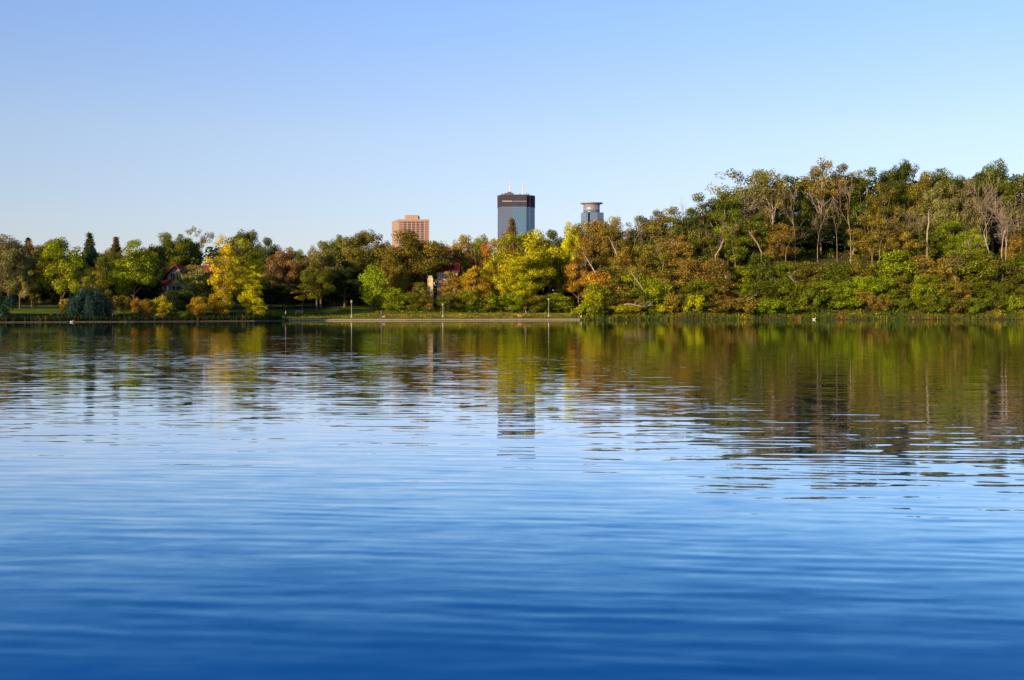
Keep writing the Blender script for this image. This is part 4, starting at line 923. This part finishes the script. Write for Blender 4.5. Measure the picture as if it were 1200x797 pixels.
def bird(name, px, dt, z, k, rz, label, tall=False):
    y = shore(px)+dt; x = wx(px, y)
    o = empty(name, (x, y, z), rz, label, 'bird'); o.scale = (k, k, k)
    W_ = plain('white_plumage', (.85, .82, .78), .8)
    if tall:
        V = [(0, 0, .45), (0, .2, .38), (0, .36, .32), (0, -.14, .56), (0, -.2, .7), (0, -.14, .84), (0, -.19, .93), (0, -.24, .93)]
        E = [(0, 1), (1, 2), (0, 3), (3, 4), (4, 5), (5, 6), (6, 7)]; Rr = [(.13, .13), .1, .03, .06, .035, .03, .04, .025]
        skin_obj('body', V, E, Rr, W_, o)
        for sx in (-1, 1):
            M = MB(); M.tube([(sx*.05, .03, .4), (sx*.05, .05, .2), (sx*.05, .02, 0), (sx*.05, -.06, 0)], [.02, .014, .014, .01], 5); build(M, 'leg', HAIRB, o)
        M = MB(); M.tube([(0, -.25, .93), (0, -.4, .9)], [.018, .004], 5); build(M, 'beak', plain('yellow_beak', (.7, .4, .05), .5), o)
    else:
        V = [(0, 0, .10), (0, .18, .12), (0, .3, .2), (0, -.16, .12), (0, -.22, .26), (0, -.24, .36), (0, -.3, .36)]
        E = [(0, 1), (1, 2), (0, 3), (3, 4), (4, 5), (5, 6)]; Rr = [(.14, .12), .11, .03, .1, .045, .055, .03]
        skin_obj('body', V, E, Rr, W_, o)
        M = MB(); M.tube([(0, -.32, .36), (0, -.4, .34)], [.022, .01], 5); build(M, 'beak', plain('orange_beak', (.7, .3, .05), .5), o)
bird('egret', 681, .9, .4, 1.0, R(30), 'white long-necked bird standing at the right end of the path', True)
bird('duck', 954, -1.0, 0, 1.4, R(70), 'white duck floating close under the wooded bank')
bird('duck', 84, -1.6, 0, 1.0, R(110), 'pale duck floating left of the weeping willow')
# bench behind the spreading tree
def bench(px, t, label):
    y = shore(px)+t; x = wx(px, y); z0 = ground(x, y)
    o = empty('park_bench', (x, y, z0), 0, label, 'bench'); P_ = plain('pale_bench_wood', (.5, .38, .26), .8)  # pale wood in one even tone
    M = MB(); [M.box(-.9, .9, -.25+i*.13, -.15+i*.13, .43, .47) for i in range(4)]; build(M, 'seat', P_, o)
    M = MB(); [M.box(-.9, .9, .27+i*.02, .31+i*.02, .58+i*.14, .68+i*.14) for i in range(3)]; build(M, 'backrest', P_, o)
    for sx in (-.75, .75):
        M = MB(); M.box(sx-.04, sx+.04, -.24, -.17, 0, .43); M.box(sx-.04, sx+.04, .2, .27, 0, .95); build(M, 'leg', BASEM, o)
bench(350.5, 12.3, 'pale park bench beside the small spreading tree on the lawn')
def boulder(px, t, w, h, label, mat, seed):
    y = shore(px)+t; x = wx(px, y); z0 = ground(x, y); rng = random.Random(seed)
    import bmesh
    bm = bmesh.new(); bmesh.ops.create_icosphere(bm, subdivisions=3, radius=1)
    ph = [rng.uniform(0, 6) for _ in range(6)]
    for v in bm.verts:
        c = v.co; f = 1+.16*math.sin(c.x*3+ph[0])*math.cos(c.y*3+ph[1])+.1*math.sin(c.z*5+ph[2]+c.x*4)
        v.co = Vector((c.x*w/2*f, c.y*w/2.6*f, max(-.2*h, c.z*h*f)))
    me = bpy.data.meshes.new('boulder'); bm.to_mesh(me); bm.free(); me.materials.append(mat)
    o = link('boulder', me); o.location = (x, y, z0+.1*h); tag(o, label, 'boulder')
STONE = plain('pale_pink_stone', (.5, .34, .26), .9, var=.2, scale=5)
boulder(71, 11.5, 1.3, .55, 'pale pink boulder on the shaded lawn below the tiny yellow tree', STONE, 1)
boulder(134, 11.5, 1.3, .6, 'pale boulder right of the weeping willow', plain('pale_sandstone', (.6, .48, .36), .9, var=.2, scale=5), 2)
boulder(60, 11.8, .9, .35, 'small low pinkish boulder left of the tiny yellow tree', STONE, 3)
# fallen trunks on the bank
def log(px, t, L, ang, r, label, zoff):
    y = shore(px)+t; x = wx(px, y); z0 = ground(x, y)
    o = empty('fallen_trunk', (x, y, z0), 0, label, 'fallen tree')
    M = MB(); pts = [Vector((-L/2+L*i/6, -.5-.1*i, zoff+math.tan(ang)*L*(i/6-.5)+.25*math.sin(i*1.3))) for i in range(7)]
    M.tube(pts, [r, r*.95, r*.85, r*.75, r*.6, r*.45, r*.2], 7); build(M, 'stem', PALEBARK, o)
    for i in (2, 3, 4, 5):
        M = MB(); M.tube([pts[i], pts[i]+Vector((.5, -.1, .6)), pts[i]+Vector((.8+.2*i, -.1, 1.4))], [r*.4, r*.25, r*.08], 5); build(M, 'branch', PALEBARK, o)
log(748, 3.4, 7, -.05, .17, 'pale fallen trunk low on the bank at the left part of the hill', 2.6)
log(868, 3.6, 6.5, .12, .16, 'pale fallen trunk on the bank below the airy crown', 3.0)
log(1010, 14, 9, .16, .18, 'long leaning pale trunk above the bushes right of the tallest bare tree', 2.2)
log(1085, 11, 5, .05, .14, 'short pale fallen trunk among the bushes near the slender crooked tree', 2.5)
# bare leaning stems showing through the hill's leaves
def stem(px0, py0, px1, py1, t, r, label, fork=True):
    y = shore(px0)+t; x = wx(px0, y); zb = ground(x, y); o = empty('leaning_trunk', (x, y, zb), 0, label, 'tree trunk')
    a = Vector((0, 0, -.4)); k0 = Vector((0, -.4, zat(py0, y)-zb)); e = Vector((wx(px1, y)-x, -.8, zat(py1, y)-zb))
    m = k0.lerp(e, .5)+Vector((.25, 0, .1)); M = MB(); M.tube([a, k0, m, e, e+(e-m)*.6], [r*1.1, r, r*.85, r*.6, r*.2], 8); build(M, 'trunk', PALEBARK, o)
    if fork:
        rng = random.Random(int(px0)); M = MB()
        for i in range(12):
            s_ = m.lerp(e, rng.random()*1.3); d = Vector((rng.uniform(-1, 1), rng.uniform(-.3, .3), rng.uniform(.3, 1.2)))*1.4
            M.tube([s_, s_+d*.5+Vector((.1, 0, 0)), s_+d], [r*.3, r*.18, r*.06], 4)
        build(M, 'branches', DEADWOOD, o)
stem(706, 338, 689, 306, 15, .22, 'pale trunk leaning left inside the gold thicket at the start of the hill')
stem(724, 306, 716, 284, 26, .18, 'thin pale trunk right of the leaning reddish tree')
stem(760, 352, 741, 322, 8, .14, 'dead stem leaning left above the low fallen trunk')
stem(788, 350, 775, 334, 7, .16, 'short bare stem leaning left over the bank')
stem(838, 300, 846, 284, 20, .2, 'bare trunk leaning right under the spiky-topped tree')
stem(853, 342, 850, 326, 9, .26, 'stout pale stump-like trunk low on the bank below the airy crown')
stem(892, 296, 880, 276, 22, .17, 'bare trunk leaning left on the middle slope')
stem(906, 343, 903, 330, 8, .2, 'short upright pale trunk low on the bank left of the dark hollow')
stem(935, 340, 926, 326, 9, .17, 'short pale trunk leaning left below the pinkish twiggy tree')
stem(1086, 272, 1087, 252, 24, .22, 'upright pale trunk in the middle of the right slope')

# ------------------------------------------------------------------ camera, light, sky
cam = bpy.data.cameras.new('camera'); co = bpy.data.objects.new('camera', cam); COL.objects.link(co)
co.location = (0, 0, CAMH); co.rotation_euler = (R(90), 0, 0)
cam.sensor_width = 36; cam.lens = 36*F/1200; cam.shift_y = -(398.5-HOR)/1200; cam.clip_end = 30000; cam.clip_start = .1
scene.camera = co
ELEV = 14; AZ = -138      # azimuth clockwise from +Y: sun behind and to the left
d = Vector((math.sin(R(AZ))*math.cos(R(ELEV)), math.cos(R(AZ))*math.cos(R(ELEV)), math.sin(R(ELEV))))
sl = bpy.data.lights.new('sun', 'SUN'); sl.energy = 5.0; sl.angle = R(.5); sl.color = (1, .76, .47)
so = bpy.data.objects.new('sun', sl); COL.objects.link(so); so.rotation_euler = d.to_track_quat('Z', 'Y').to_euler()
w = bpy.data.worlds.new('World'); scene.world = w; w.use_nodes = True; nt = w.node_tree
bg = nt.nodes['Background']; sky = nt.nodes.new('ShaderNodeTexSky'); sky.sky_type = 'NISHITA'; sky.sun_disc = False
sky.sun_elevation = R(ELEV); sky.sun_rotation = R(AZ); sky.altitude = 250; sky.air_density = 1.0; sky.dust_density = .3; sky.ozone_density = 2.0
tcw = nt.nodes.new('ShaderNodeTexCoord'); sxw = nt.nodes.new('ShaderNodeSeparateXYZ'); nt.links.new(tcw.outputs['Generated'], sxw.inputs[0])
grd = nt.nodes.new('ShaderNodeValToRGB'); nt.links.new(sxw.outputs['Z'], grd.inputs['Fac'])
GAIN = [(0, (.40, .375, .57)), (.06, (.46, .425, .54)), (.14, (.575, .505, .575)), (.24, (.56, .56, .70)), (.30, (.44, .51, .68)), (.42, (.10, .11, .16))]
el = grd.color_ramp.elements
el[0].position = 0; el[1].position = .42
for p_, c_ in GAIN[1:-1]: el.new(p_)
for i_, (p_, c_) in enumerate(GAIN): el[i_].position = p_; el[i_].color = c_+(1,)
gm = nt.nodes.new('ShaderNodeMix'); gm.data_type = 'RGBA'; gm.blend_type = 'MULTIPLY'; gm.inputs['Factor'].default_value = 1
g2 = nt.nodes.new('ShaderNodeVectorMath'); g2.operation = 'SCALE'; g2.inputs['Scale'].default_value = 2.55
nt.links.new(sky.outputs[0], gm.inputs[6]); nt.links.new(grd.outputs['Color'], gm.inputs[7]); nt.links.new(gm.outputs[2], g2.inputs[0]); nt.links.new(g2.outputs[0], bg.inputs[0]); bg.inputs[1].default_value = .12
scene.view_settings.view_transform = 'Standard'; scene.view_settings.look = 'None'; scene.view_settings.exposure = 0; scene.view_settings.gamma = 1
scene.render.engine = 'CYCLES'
scene.cycles.max_bounces = 6; scene.cycles.diffuse_bounces = 2; scene.cycles.glossy_bounces = 3; scene.cycles.transmission_bounces = 3
scene.cycles.caustics_reflective = False; scene.cycles.caustics_refractive = False
scene.cycles.use_denoising = True
